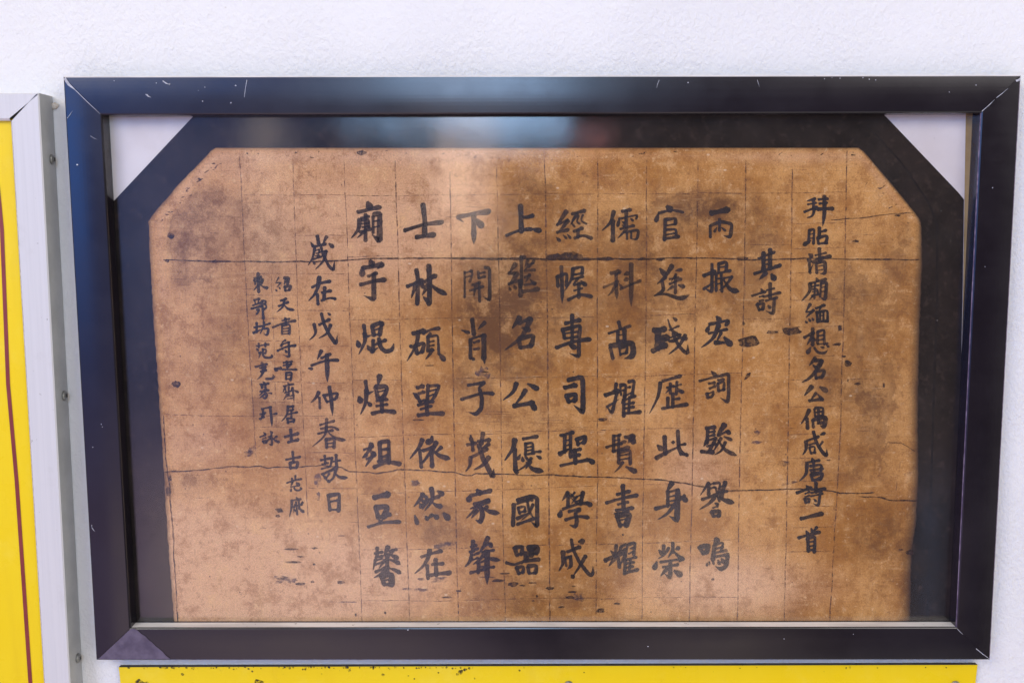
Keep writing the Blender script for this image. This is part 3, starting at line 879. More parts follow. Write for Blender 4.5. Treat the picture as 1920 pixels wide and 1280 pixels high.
# ------------------------------------------------------------------ brush writing
# blocks: origin of a close view of the writing and its scale; one line per character, strokes as  <kind><width> x,y x,y ...
# kinds: h across, s down, k down to a point, p falling left, n falling right, d dot, t rising, z bent, g bent with a hook
TEXT = '''
@1110 370 1.5625
p5 26,17 22,30 12,40;s6 25,28 25,52;h5 36,17 46,15;d4 33,24 31,34;z3 32,26 55,21 53,26;s5 41,16 41,35;d3 36,29 39,31;d3 46,25 49,28;d3 36,33 39,35;h4 34,38 50,34;p4 42,37 36,44 31,49;g4 38,42 56,39 54,51 47,50;s3 42,43 42,50;s3 47,41 47,49
d8 89,10 94,15;d5 80,19 77,28;z4 80,19 95,15 109,18;s5 88,26 87,51;z5 88,27 101,25 100,32;h3 89,34 100,32;z4 89,39 101,38 101,45;h3 89,45 100,43;h5 86,50 104,47
h8 143,19 163,15;s4 142,34 142,48;g5 142,34 155,29 168,32 166,48 158,46;s4 153,26 153,40;d3 150,36 147,41;d3 155,36 160,40
h6 23,91 33,89;p3 33,90 27,95;s5 29,92 29,106;k5 29,104 30,123;h4 14,108 31,101;p4 28,105 24,113 19,118;d3 32,103 36,108;d5 38,93 43,91;d5 38,100 42,98;k6 47,80 47,110 47,131;h4 34,110 46,105 58,100
d6 81,85 87,92;p6 96,82 90,92 84,101;p5 88,96 78,104;g5 84,100 86,112 74,118;n5 75,118 88,116 105,121 117,117;d4 100,88 107,87;p3 101,92 95,101;h4 93,104 107,98;s4 100,94 100,115;d5 103,105 110,107;p4 97,107 90,112;h3 93,98 104,96
h6 134,94 147,89;g5 144,80 144,114 135,109;t4 134,110 148,101;z5 152,80 162,77 161,88;s4 152,79 152,90;h3 152,84 161,83;h4 146,92 166,88;s4 149,93 149,112;s4 155,92 156,113;h3 149,98 156,97;h3 149,104 156,103;p4 168,95 160,106 152,112;z3 158,97 168,95;n6 158,99 166,110 177,113
@1110 575 1.5625
s5 32,18 34,26;h4 20,32 46,23;s5 31,30 31,42;s6 39,28 39,42;h2 32,34 39,33;h4 32,41 40,40;s5 22,49 25,62;g8 22,47 48,43 50,52 48,60 39,62;s3 33,50 34,58;z4 33,50 43,47 41,56;h4 34,57 42,55
h8 74,28 87,27;s9 79,28 79,50;h9 78,37 90,37;h8 73,53 88,46;s7 86,39 84,47;n4 91,15 96,28 106,35;d4 97,13 101,16;h3 93,28 104,23;h3 94,37 105,33;p4 106,33 100,41 92,42;g5 97,32 104,47 113,56 115,55 115,45;p5 112,34 104,47 92,57;d5 107,39 113,38;h3 92,41 108,37
d6 149,11 153,16;d5 141,22 138,29;z5 141,21 165,16 161,22;h4 140,32 162,27;p6 152,22 145,38 131,49;p4 155,31 149,43;t6 148,43 163,43;d7 158,36 166,45
h7 16,106 31,101;s5 29,92 28,101;g5 30,102 24,128 18,120;t4 18,120 32,111;z5 34,94 41,93 39,108;s3 34,95 35,106;d3 35,101 38,100;z5 44,90 51,88 48,108;d3 42,97 46,96;h3 41,106 48,103;p4 40,107 35,116;s5 38,111 38,131;h4 38,112 52,107;h4 39,117 50,115;h4 39,122 50,120;h5 38,128 58,126;s4 45,108 44,127
h5 85,89 106,83;p5 82,91 79,108 69,128;s4 94,92 94,104;h4 90,97 98,95;p3 94,98 88,104;s4 102,90 101,105;h3 98,96 107,93;d3 102,97 107,101;s5 97,104 97,120;s5 91,109 91,120;h4 97,111 105,110;h5 84,122 114,117;d5 103,101 109,102
d5 143,77 148,82;h4 129,89 152,83;h4 140,92 147,91;h4 141,98 148,95;g4 146,104 143,109 138,108;s5 138,104 139,109;h3 139,104 146,102;g5 154,83 164,80 164,104 163,115 154,109;h4 151,88 158,87;s4 151,92 152,101;z4 151,92 159,89 158,100;h4 152,101 159,99
@1110 785 1.5625
s5 26,20 26,39;h4 26,21 34,19;h3 27,26 33,25;s4 32,20 32,38;h4 17,34 40,27;h3 27,32 36,30;h5 25,39 44,34;h6 40,22 50,20;p7 49,22 43,29;n7 43,23 53,29;s5 32,40 32,53;z5 32,40 46,37 46,54;h3 33,44 45,42;h3 33,49 45,47;p4 37,52 33,58 27,64;d6 40,57 52,63
d6 78,31 83,36;s6 87,21 88,42;t6 77,47 90,40 105,33;g6 103,14 104,35 107,41 115,43;h5 106,42 114,43;d4 95,28 98,28;h4 103,32 112,30
h6 137,11 147,10;s5 139,12 138,29;h4 140,16 147,15;h4 139,21 147,19;h4 138,26 149,23;p5 138,26 134,33;h6 131,39 145,40;g5 148,25 142,36 137,42;h4 138,33 148,30;p7 159,7 150,20;z4 151,20 164,14;d5 160,14 165,17;d4 158,21 167,25;p4 155,23 145,40;p4 160,28 155,38 147,43;n5 151,25 160,37 174,44
@1110 900 1.5625
s6 37,6 38,36;h5 30,17 45,13;h5 17,27 38,21 54,18;h4 31,29 43,26;h5 29,36 49,33;h3 27,40 44,37;s6 30,43 34,55;z8 30,42 46,40 41,54;h3 33,48 42,46;h5 34,54 42,52
p7 96,3 90,13;s5 91,13 91,31;h4 92,14 104,11;g8 103,12 102,48 93,43;h3 92,20 100,18;h3 92,25 100,24;t5 76,34 100,28;p4 111,18 104,26;d6 106,19 113,24;p5 100,28 90,40 79,47
p4 140,3 130,18;s5 140,4 140,17;h3 142,5 147,3;h3 142,10 147,8;z4 146,4 154,2 152,16;s3 148,8 150,15;s6 160,2 155,20;h4 153,8 160,6;h4 153,15 162,13;h5 132,23 150,17;n6 149,19 160,24 171,27;p5 147,21 140,28 129,35;d3 150,19 153,25;d4 147,27 151,29;h3 145,33 151,31;s5 143,38 146,43;z6 144,38 154,36 152,43;h5 146,43 153,42
s5 29,78 28,92;d4 22,84 27,89;p4 35,80 31,88;h7 16,96 37,86;p5 27,94 20,103;s5 31,92 33,104;z4 35,79 43,76 40,90;d3 36,84 40,82;z5 44,77 52,74 50,89;d3 45,82 50,81;h3 44,88 50,85;p5 40,90 34,101;s5 40,95 39,112;h4 41,95 53,92;h4 41,100 50,98;h4 40,105 49,103;s4 46,94 45,108;h5 40,111 55,107
s5 86,78 86,87;d5 80,83 84,88;p4 92,81 87,89 79,94;s5 97,75 97,86;d5 100,83 104,81;p4 97,84 91,93;n5 96,83 104,91 111,95;d6 78,97 75,105;z4 82,98 96,96 110,94;p4 110,94 104,98;h4 85,104 103,101;g6 94,96 94,117 87,112;p5 90,106 82,115;d7 98,108 106,113
s6 129,80 134,88;z7 130,80 141,77 137,87;h4 133,88 138,86;p7 150,71 146,79;s6 147,78 145,95;z4 148,77 158,74 155,84;h4 148,82 157,80;h4 147,87 161,84;h5 146,92 163,89;g6 163,91 161,103 155,107 148,103;d3 145,96 146,100;d3 138,99 138,102;d4 151,95 153,100;d5 155,93 158,98
@1380 360 1.5625
p4 95,8 85,11;h3 86,15 96,13;s4 93,9 93,22;h4 82,24 97,18;p4 94,19 92,28 85,31;h4 99,9 110,8;h4 100,14 109,13;h5 96,20 116,20;k5 106,5 106,25 104,41;h3 98,22 107,21
s4 88,46 87,61;z4 88,46 94,44 93,62;h2 88,51 93,50;h2 88,56 93,55;d5 90,58 82,63;s5 100,43 100,55;h4 101,48 108,46;s4 98,55 99,62;z5 98,55 110,52 108,61;h4 99,62 109,61
d5 87,74 91,77;d5 85,80 89,83;s4 88,86 89,97;t3 88,96 93,86;s5 100,68 101,84;h3 95,76 108,73;h3 96,80 105,78;h5 92,84 102,80 113,77;s4 96,85 97,97;g5 97,85 107,83 107,98 101,98;h2 99,89 104,88;h2 99,94 104,93
h4 27,80 46,72;s6 33,73 33,93;s6 41,69 41,92;h3 34,82 41,81;h3 34,87 41,86;h5 22,98 38,93 53,88;p6 36,97 28,105;d7 42,98 46,104
@1380 500 1.5625
d4 96,13 98,17;h4 89,20 108,15;p5 89,20 88,30 79,41;s3 95,20 94,38;h3 91,24 99,22;z3 92,27 98,26 98,32;h2 92,30 98,29;h3 91,35 100,33;p3 93,34 88,40;s3 102,20 101,36;g5 102,20 109,18 107,40 102,37;h2 103,25 107,24;h2 103,30 107,29
d4 30,26 32,30;h4 19,35 35,30;h3 28,36 33,35;h3 28,41 33,40;s4 25,45 28,52;z5 26,45 34,43 32,51;h4 28,52 32,51;s5 41,20 41,37;h3 37,28 46,26;h4 33,36 53,31;h4 36,41 49,37;g5 46,38 45,57 36,53;d4 38,46 41,49
p4 89,45 84,54;z3 84,54 90,54;p4 93,52 84,61;d3 83,65 85,67;d3 87,62 89,65;d3 91,61 93,64;h4 96,50 106,46;p3 102,48 99,54;s4 97,54 98,66;z4 97,55 110,52 110,66;s3 101,54 101,64;s3 105,54 105,64;h2 101,59 105,58;h4 98,66 110,65
h5 82,85 93,79;s5 92,74 92,94;p4 91,84 85,94;d3 92,84 95,88;s4 98,78 98,92;z4 98,78 106,75 106,93;h3 99,83 105,82;h3 99,88 105,87;h3 98,93 110,92;d5 90,96 86,103;g4 94,97 98,103 106,104 110,100;d3 101,96 105,97;d3 108,93 111,96
@1380 690 1.5625
p5 95,-12 88,-3;z5 95,-9 104,-10 101,-3;p6 103,-9 96,3 88,12 79,17;d4 92,-4 97,0;s4 95,4 96,12;z5 95,4 107,2 104,10;h5 96,12 104,10
p6 91,22 82,33;d6 100,22 108,27;p4 96,30 89,39;h5 88,39 103,37;d4 98,31 104,38
p5 88,50 84,58 78,67;s5 85,60 86,72;s3 94,49 95,58;z4 95,48 105,47 104,58;h3 96,53 103,52;h4 95,58 104,57;s4 99,50 99,66;s4 92,62 93,71;g6 93,62 108,58 106,71 101,69;d4 97,67 103,65
p5 84,88 84,97 80,104;h4 85,87 99,82;g5 93,76 96,88 103,100 109,106 109,97;d4 101,80 106,78;p3 104,88 98,97;h3 88,92 94,90;s3 88,95 90,102;z3 88,95 95,93 94,101;h4 90,102 95,101
@1380 850 1.5625
d5 91,5 93,10;h4 84,11 100,8;p5 85,13 84,24 76,33;s4 93,9 94,25;z4 89,15 103,13 102,21;h4 89,20 104,18;h3 90,23 102,22;s4 90,25 92,32;z5 90,26 105,23 101,31;h5 93,32 101,30
d4 84,38 87,41;h5 73,47 90,41;h3 83,48 88,46;h3 83,52 88,50;s4 82,54 84,59;z4 83,55 89,53 87,58;h3 84,59 88,58;s5 96,35 96,46;h4 90,43 107,42;h3 90,47 103,45;h3 90,51 104,48;g4 101,48 99,63 93,60;d3 93,54 96,57
h6 78,78 90,75 103,72
d4 84,92 86,96;p4 97,88 92,95;d4 90,89 92,94;h5 75,101 88,97 100,94;s5 86,101 87,117;z5 87,101 95,99 94,118;h3 88,106 94,105;h3 88,111 94,110;h4 87,116 94,115
@840 370 1.5625
h7 12,24 30,20 49,17;p3 12,25 19,30;s7 31,22 31,45;k6 31,40 31,56;d8 34,26 40,34
s7 87,10 88,41;h5 90,24 102,22;p5 102,22 92,26;h5 70,46 85,40 100,38;d6 100,38 110,40
p6 142,17 136,26 130,34;z4 131,33 144,27;p5 144,28 137,37 131,43;h5 131,42 144,39;d4 130,48 134,52;d3 138,45 142,49;d3 143,44 147,49;h5 149,20 164,16;p4 155,20 147,33;z3 152,23 148,31 152,35;z3 157,22 154,29 158,32;z3 162,21 159,28 166,32;h5 151,41 161,37;s5 156,39 156,48;h5 152,49 162,46 172,49
s5 131,95 132,107;z5 131,95 143,91 142,106;k5 136,83 137,110 137,127;z5 149,86 162,83 161,90;h4 150,93 162,91;p5 150,86 148,98 140,112;h4 149,98 162,95;p4 156,97 150,105;h4 151,105 163,103;d5 159,100 165,105;h3 151,112 161,109;s5 157,103 157,120;h5 144,123 158,117 172,119
p6 81,80 74,90;z5 73,91 80,91;p6 83,91 77,101 72,105;h5 73,104 84,100;d3 73,107 75,111;d4 79,105 81,109;d4 84,103 87,108;s5 88,71 88,105;s6 87,100 87,118;h4 88,72 92,71;p4 96,75 92,84;p4 103,76 97,85;h3 96,80 103,79;h4 92,88 104,87;p4 97,82 92,87;h4 92,96 98,93;p4 98,93 93,102;d4 98,98 104,104;h4 92,105 105,103;h6 90,113 108,110
s3 20,89 20,120;h3 20,91 29,88;z4 27,88 30,92 26,101;h3 21,96 28,94;g5 44,84 50,85 50,124 42,119;s4 36,89 37,97;h4 37,97 44,95;h3 38,91 44,90;h4 29,105 38,102;h4 26,112 42,107;p4 33,106 31,119;s4 37,104 38,125
@840 575 1.5625
s6 149,10 149,18;h6 141,20 158,16;s5 138,28 140,38;z6 137,28 159,22 157,37;h3 140,32 156,30;h4 140,38 155,36;s5 149,14 149,41;h6 130,49 150,42 170,39;d6 143,43 152,49;g6 157,40 157,60 146,56
g7 144,88 161,84 162,95 162,127 151,118;h7 140,97 153,94;s6 142,107 145,114;z7 142,107 154,104 152,113;h5 145,114 152,112
p7 86,13 82,19 77,26;h6 85,20 99,14;p7 99,15 88,36 68,52;d6 88,25 97,28;s6 85,40 87,49;z7 86,38 103,34 100,46;h6 87,49 100,47
p6 82,92 78,102 66,112;d6 95,92 107,98;p6 93,100 88,108 80,118;h7 79,119 102,115;d7 99,113 104,122
s6 29,15 31,33;d4 16,28 25,31;p5 44,19 36,27;s5 27,39 27,62;z4 29,38 43,34;s7 43,34 43,62;k3 43,60 44,69;h4 31,43 37,41;h4 31,51 37,50;d4 27,61 31,63
h5 24,94 43,91;p5 43,91 36,98;h5 16,111 40,104 54,104;g6 38,99 41,110 40,122 34,129 26,127
@840 785 1.5625
h5 135,20 150,16;s5 140,20 140,40;s5 147,18 147,46;h3 141,26 146,25;h3 141,32 146,31;t6 134,42 147,35;s5 155,25 156,31;z6 154,25 166,20 163,29;h4 156,30 163,28;h5 148,39 159,36;h5 149,45 158,43;s6 152,37 153,53;h5 135,56 153,52 168,49;d6 166,47 174,52
p7 80,25 78,35 68,50;s6 80,36 81,62;d5 78,60 83,64;h5 90,24 107,21;s4 93,29 93,42;z4 93,30 102,28 102,41;h3 95,34 101,33;h3 95,38 101,37;h4 92,43 103,41;h4 101,40 111,39;d4 106,44 111,47;d4 87,42 84,48;d4 89,45 90,50;g4 93,45 96,50 101,48;p4 100,47 93,56 82,63;p5 99,51 93,60;n6 94,52 102,60 115,63
d5 27,19 28,26;h5 23,31 33,29;s5 29,27 30,38;s6 42,17 40,30;h5 36,27 50,25;p5 49,30 40,36;p5 27,46 26,56 21,63;h5 28,46 47,36;g7 37,31 42,48 52,66 54,70 55,60;p6 49,46 42,55 31,61
p5 144,88 137,98;s5 144,89 144,104;h3 145,93 149,91;p3 152,88 146,96;d3 147,89 153,96;p3 155,93 148,102;d3 148,95 156,102;s6 162,88 159,102;h3 154,93 161,91;h3 154,99 161,96;d6 136,109 134,116;h5 138,108 156,102 168,101;d6 165,100 171,103;h5 145,111 158,108;p5 158,109 152,114;h5 141,121 155,117 168,118;g6 153,113 155,123 153,130 146,127
d7 34,84 38,89;d7 26,92 25,97;h6 27,92 51,86;h5 31,102 49,97;p6 49,98 38,103 26,108;p6 37,101 33,108 22,119;g7 38,104 42,114 39,124 33,121;p5 35,110 28,119;p5 47,105 41,110;n6 41,106 50,111 62,113
@840 920 1.5625
s6 79,16 78,41;g6 83,11 100,6 107,8 107,43 100,37;h4 83,15 97,11;d4 98,8 101,11;s4 84,20 86,27;z4 84,20 93,18 92,25;h4 85,26 93,24;t5 83,33 97,26;g4 95,10 97,24 104,34;p4 102,16 97,27 88,35;h5 83,40 103,33
s6 80,68 83,77;z6 80,68 90,66 88,76;h4 83,77 88,75;z9 97,69 107,66 106,74;s8 99,68 100,77;h3 97,76 106,75;s6 93,74 93,84;h5 70,86 80,88 92,84 109,82;p4 96,79 88,88;s5 82,92 85,99;z5 82,92 91,90 90,98;h4 85,99 90,97;s5 96,91 97,98;z6 96,90 107,89 105,98;h4 97,99 105,98
p6 138,73 138,86 133,96;g5 148,58 150,70 158,86 170,101 174,100 174,90;h5 143,73 158,67;d6 156,61 162,60;g5 140,81 147,78 148,90 143,94;h3 141,80 148,78;s3 141,80 142,90;p5 165,78 158,90 150,102;d5 148,100 150,103
s6 30,60 30,72;h4 27,67 34,65;h4 26,73 36,69;h4 27,78 37,74;s4 28,74 28,83;p5 28,80 25,86 20,91;h3 27,84 36,80;p6 48,56 43,66 38,73;d5 48,61 52,66;h4 43,66 52,63;p5 46,72 38,82 30,88;h4 40,73 55,71;n5 42,79 50,81 63,83;h4 35,87 48,82;s5 37,88 36,98;k7 47,72 47,95 47,112;h3 38,91 46,90;h3 37,95 46,94;h5 27,98 46,93;h4 47,92 55,91
@640 365 1.5625
d8 31,8 34,15;h6 20,21 33,18 46,15;p6 22,30 20,42 12,52;s5 29,24 29,55;h4 24,28 33,26;z4 25,31 33,29 33,39;h3 25,35 33,34;h3 25,39 33,38;h5 22,45 35,41;p4 28,44 19,52;s4 38,26 38,46;g8 39,24 46,22 46,56 37,48;h3 39,32 45,31;h3 39,39 45,38
s7 98,12 100,30 100,48;h6 76,43 99,36 121,33;h7 90,51 111,48
d8 34,78 37,84;d7 25,86 25,96;h7 26,88 49,84;p5 49,84 43,89;h5 32,98 42,94;h6 23,108 38,104 52,102;g7 39,95 39,118 39,126 27,121
s6 90,90 92,105 91,131;h6 79,110 97,103;p6 90,106 84,124;d5 94,103 98,111;s7 105,85 106,110 105,131;h6 97,106 113,97;p6 104,108 97,121;d5 98,122 104,128;n6 106,106 115,114 127,120
@640 575 1.5625
d6 19,40 21,47;s5 27,22 29,36;p6 28,32 28,42 21,57;t4 30,36 36,34;d5 31,46 34,51;s6 37,23 39,34;z6 37,23 49,18 46,34;h3 39,28 46,26;h4 39,34 46,33;d6 45,17 49,21;s5 38,40 38,54;h4 39,46 44,44;t5 36,54 44,49;h5 45,43 53,40;g6 45,38 47,49 53,54 61,52 63,44
d7 21,107 23,113;s5 29,89 31,103;p6 30,100 29,115 23,129;t4 32,104 39,101;d5 31,114 35,118;p7 46,83 44,94;s6 41,96 44,110;z7 42,96 55,95 54,102 49,110;h3 44,102 53,100;h4 45,109 51,107;h4 42,113 55,111;h4 42,119 55,117;s6 48,110 49,126;h6 37,128 50,125 64,126
h7 86,32 99,29;p6 92,30 90,45 79,65;s6 89,48 91,56;z6 88,47 100,43 97,54;h5 91,56 97,54;t5 83,47 89,50;h5 98,32 109,27 117,26;p4 107,32 102,36;s5 104,36 104,53;z4 103,36 116,34 117,57;h3 106,42 111,41;h3 106,47 111,46;h3 105,53 111,52;p5 109,51 106,57 101,63;d6 117,56 123,63
h6 91,97 98,95;d5 86,103 92,109;s5 89,105 95,114;h5 93,104 99,102;h4 93,114 100,112;s5 104,94 103,114;g5 106,95 118,94 112,108 106,114;h3 106,101 114,99;h3 105,107 111,105;h5 92,118 110,113;h4 95,123 108,119;s6 102,113 103,129;h6 92,130 107,128 122,128
@640 785 1.5625
p6 36,30 33,38 26,46;h4 27,37 38,33;p6 39,41 35,48 29,57;d6 34,38 40,43;h4 30,48 40,44;p5 30,43 25,47;s6 46,28 47,50;z6 47,28 57,26 57,53;h5 48,37 56,36;h5 47,46 56,44;h5 44,51 56,49;h6 39,58 55,52 70,54
p6 97,25 93,34 82,48;s5 94,37 96,58;d7 109,20 108,25 104,28;h6 98,38 111,34;p6 114,28 107,40 97,52;s6 108,40 109,57;p5 120,34 112,41;n6 108,36 118,44 131,48;t3 98,52 105,45
p6 98,90 94,97 87,105;z5 97,92 104,94 99,103 95,106;d4 95,97 99,99;d4 93,101 97,104;p4 104,98 97,109;h5 101,98 117,93;p6 108,83 109,97 100,110;d6 115,86 121,90;n6 109,100 115,104 122,105;d5 88,115 91,125;d5 101,116 103,120;p5 109,115 103,120;d6 110,115 115,118;d7 122,112 128,119
@640 920 1.5625
h8 39,8 56,4;s6 41,19 44,31;z8 41,20 56,18 51,31;h6 43,32 58,28;p4 51,28 48,38;d4 45,33 47,38;h5 32,43 50,38 70,37
s5 43,68 43,78;h4 40,75 49,73;h4 41,80 49,78;z3 42,83 49,81;p4 41,82 38,95;h4 41,88 51,85;p6 56,67 51,78;h4 57,72 66,70;p5 62,71 55,81;d5 58,76 67,80;h5 41,97 53,92;n5 55,82 64,84 71,88;n5 56,92 65,95 72,99;p5 56,91 48,99 39,104;s6 55,76 55,98;p4 52,83 45,93;s6 48,102 51,111;z9 49,101 61,100 60,112;h3 52,107 58,106;h6 51,112 61,112
h5 96,79 108,75 120,72;p6 106,71 104,80 98,90 88,99;s5 103,89 104,105;s6 113,82 114,101;h5 109,88 122,87;h6 107,101 118,99 130,98
@440 430 1.25
s7 124,10 126,21;p6 138,11 132,22;d5 114,19 118,26;d7 141,21 147,26;h6 119,26 136,22;p5 120,28 117,42 110,54;h3 121,32 127,30;h3 122,36 127,35;h3 121,40 127,39;s3 127,31 124,41;z4 117,45 130,41;d4 117,47 120,52;p6 137,33 133,47 121,60;h4 128,34 138,32;s5 129,24 133,40;g6 134,40 141,55 148,62 150,46
h6 116,87 128,81 143,78;p8 127,72 125,85 120,97 111,107;s6 124,97 125,112;s7 135,87 134,105;h6 131,95 144,92;h5 130,107 142,103 151,104
s6 35,66 36,94;h4 29,73 40,71;s4 29,76 31,82;z6 30,76 43,74 39,82;h3 31,79 41,78;p4 35,84 28,92;n5 39,84 45,87 51,88
p3 66,72 62,79;z3 62,80 67,80;p3 69,80 63,87;d3 61,90 63,92;d3 66,86 68,89;z6 74,73 82,72 79,82;p5 77,75 74,83;s5 75,86 76,92;z6 75,86 85,84 82,91;h4 76,92 82,91
h5 69,107 77,104;h5 66,115 80,109;p5 74,106 72,116 63,124;n5 73,112 80,119 90,121
h5 29,106 37,104;s3 30,107 31,111;s3 36,105 35,111;h4 27,114 39,110;h5 25,119 40,115;z4 33,121 38,119 33,127;s5 41,107 43,134;z4 42,107 48,107 45,112;z4 45,112 49,116 44,120
@440 580 1.25
h6 127,23 142,15;p6 119,22 121,36 112,46;g7 130,6 134,22 142,38 152,52 154,39;p6 144,23 138,36 126,43;d4 139,5 143,8
p7 130,62 124,75;h6 130,73 143,67;h6 115,84 136,77 155,76;k8 138,68 139,90 139,109;d5 110,88 116,89
s5 76,13 77,23;h5 57,27 75,20 91,17;h4 71,17 82,14;s4 71,24 71,37;z5 72,24 83,22 82,37;h3 73,29 81,28;h3 73,33 81,32;h3 72,37 82,36
s5 33,20 33,34;h4 29,27 39,25;t5 28,35 40,30;d4 43,16 44,21;h4 40,25 53,21;p4 44,24 38,37;g5 44,29 51,28 49,39 44,37
p4 76,46 70,50;d4 70,51 70,55;h4 71,52 82,49;h5 64,62 78,56 91,54;g5 81,50 82,72 73,68;d4 75,60 78,64
s4 36,51 36,57;h4 33,55 51,52;s4 46,50 46,56;d4 32,58 35,61;d3 35,63 37,66;p4 39,64 36,74;z4 42,60 48,59 46,66;g5 42,59 43,71 50,73 57,71 55,67
d6 59,88 63,91;h6 60,89 69,88;h4 73,80 86,78;s5 78,78 79,87;h4 73,84 85,82;p4 85,81 76,92;h4 71,90 93,90;s4 77,95 77,105;z5 77,95 86,94 84,106;h3 78,99 84,98;h4 78,104 84,104
h5 31,86 48,82;s5 41,80 42,90;z4 38,88 47,86;h5 39,93 47,91;p5 43,92 40,99 34,105;g5 47,104 56,104 59,101 57,97;p4 46,86 44,95
@440 690 1.25
h4 73,27 88,24;d4 79,22 82,25;p4 76,28 72,37;s3 76,31 77,36;s4 81,28 81,40;p3 86,29 84,36;h3 75,37 85,34;p4 79,39 73,48;k4 87,29 89,51;h3 79,42 87,41;h3 79,46 86,45;d4 89,33 95,36
h4 38,24 51,23;d4 42,20 45,23;s4 40,26 41,30;z4 40,26 47,25;h4 38,35 51,33;p5 47,31 37,41;g5 45,35 49,40 46,46 41,43;p4 45,39 37,45;h3 40,29 47,28;n3 50,37 57,38
h5 79,58 88,57;s3 87,57 87,63;h4 79,64 88,62;p5 80,57 78,70 70,80;h4 80,69 94,66;s4 85,64 85,74;s5 79,75 80,82;z4 79,75 91,76 88,81;h5 80,81 89,79
s5 42,61 43,70;p5 43,68 39,78;h4 40,61 55,58;h4 38,69 46,67;h4 37,76 44,73;k5 53,58 55,74 56,88;d4 57,69 63,68
s6 84,92 85,107;h6 75,103 95,98;h6 80,111 95,107
d4 43,96 46,99;h4 38,103 46,100;h3 42,106 47,104;s3 42,109 44,113;z5 42,110 49,108 47,112;d4 53,94 56,97;g5 55,99 56,116 51,113;h3 50,103 55,101;p4 54,104 45,113;p4 63,102 57,107;n5 57,105 62,109 68,111
p7 126,36 122,44 114,52;s5 127,44 128,60;s5 133,40 138,50;z6 134,41 155,37 152,45;h5 138,51 151,46;k7 142,28 145,50 147,71
h5 128,85 149,79;h5 129,91 145,88 155,92;h5 125,98 147,93;s6 138,76 137,93;p5 138,88 134,102 116,118;n6 141,97 152,105 167,108;s6 137,106 138,119;z7 137,107 150,105 149,119;h4 139,113 148,112;h3 138,118 149,117
@440 830 1.25
s5 135,19 136,31;h5 129,26 143,23;h4 131,32 140,30;h4 130,39 144,35;p5 146,22 144,33 139,38;s6 152,18 153,36;h4 148,28 158,26;h6 131,47 151,38;p6 153,35 148,52 140,58;d5 132,48 137,53;n6 149,43 157,51 170,52;p4 142,46 136,55;d5 137,55 142,58
s6 140,78 143,101;z8 141,79 157,76 156,102;h5 144,88 154,86;h5 144,100 156,100
s5 87,13 88,28;h5 77,25 98,21;s6 83,30 84,38;z6 83,30 96,28 93,36;h5 84,38 93,37
s4 91,49 91,55;h4 78,60 90,56 100,54;s4 86,53 86,61;p4 88,56 84,65;d6 92,59 96,63;h3 84,66 95,64;d4 85,68 84,72;g4 89,67 91,71 98,71 99,68;d4 98,66 100,69
d5 92,81 95,85;p5 86,86 85,98 82,111;h4 87,86 99,84;s4 92,88 94,107;p3 90,92 88,105;h4 87,96 101,92;s4 96,86 97,99;n5 96,95 100,101 105,104;p4 102,89 97,95;d4 88,99 92,102
'''
FADE = {3: .35, 6: .10, 41: .35}


def catmull(pts, n=7):
    if len(pts) < 3:
        return [(pts[0][0] + (pts[1][0] - pts[0][0]) * k / (2 * n), pts[0][1] + (pts[1][1] - pts[0][1]) * k / (2 * n)) for k in range(2 * n + 1)]
    q = [pts[0]] + pts + [pts[-1]]
    out = []
    for i in range(1, len(q) - 2):
        p0, p1, p2, p3 = q[i - 1], q[i], q[i + 1], q[i + 2]
        for k in range(n):
            s = k / n
            out.append(tuple(0.5 * (2 * p1[a] + (p2[a] - p0[a]) * s + (2 * p0[a] - 5 * p1[a] + 4 * p2[a] - p3[a]) * s * s + (3 * p1[a] - p0[a] - 3 * p2[a] + p3[a]) * s ** 3) for a in (0, 1)))
    out.append(pts[-1])
    return out


def bent(pts, n=6):
    """polyline with slightly rounded corners; also the share of its length where the last leg starts"""
    out = []
    lens = []
    for i in range(len(pts) - 1):
        a, b = pts[i], pts[i + 1]
        L = math.hypot(b[0] - a[0], b[1] - a[1])
        lens.append(L)
        m = max(3, int(L / 2.0))
        for k in range(m):
            s = k / m
            out.append((a[0] + (b[0] - a[0]) * s, a[1] + (b[1] - a[1]) * s))
    out.append(pts[-1])
    for _ in range(2):
        out = [out[0]] + [tuple((out[k - 1][a] + 2 * out[k][a] + out[k + 1][a]) / 4 for a in (0, 1)) for k in range(1, len(out) - 1)] + [out[-1]]
    return out, 1 - lens[-1] / sum(lens)


def width(kind, t, last):
    sm = lambda x: x * x * (3 - 2 * x)
    if kind == 'h':
        return 0.88 - 0.26 * math.sin(math.pi * min(1, t * 1.1)) + 0.16 * sm(t)
    if kind == 's':
        return 1.0 - 0.16 * math.sin(math.pi * t)
    if kind == 'k':
        return 0.95 if t < .55 else max(.12, 0.95 * (1 - ((t - .55) / .45) ** 1.6))
    if kind == 'p':
        return 1.05 * (1 - t) ** 0.7 * 0.9 + 0.14
    if kind == 'n':
        return 0.38 + 0.72 * sm(min(1, t / .78)) if t < .78 else max(.14, 1.10 * (1 - ((t - .78) / .22) ** 1.3))
    if kind == 'd':
        return 0.42 + 0.68 * sm(min(1, t * 1.25))
    if kind == 't':
        return 1.0 * (1 - t) ** .8 * .85 + 0.18
    if kind == 'z':
        return 0.82 + 0.12 * math.cos(6.28 * t)
    if t > last:
        return max(.15, .95 * (1 - ((t - last) / (1 - last)) ** 1.1) + .05)
    return 0.80 + 0.15 * t


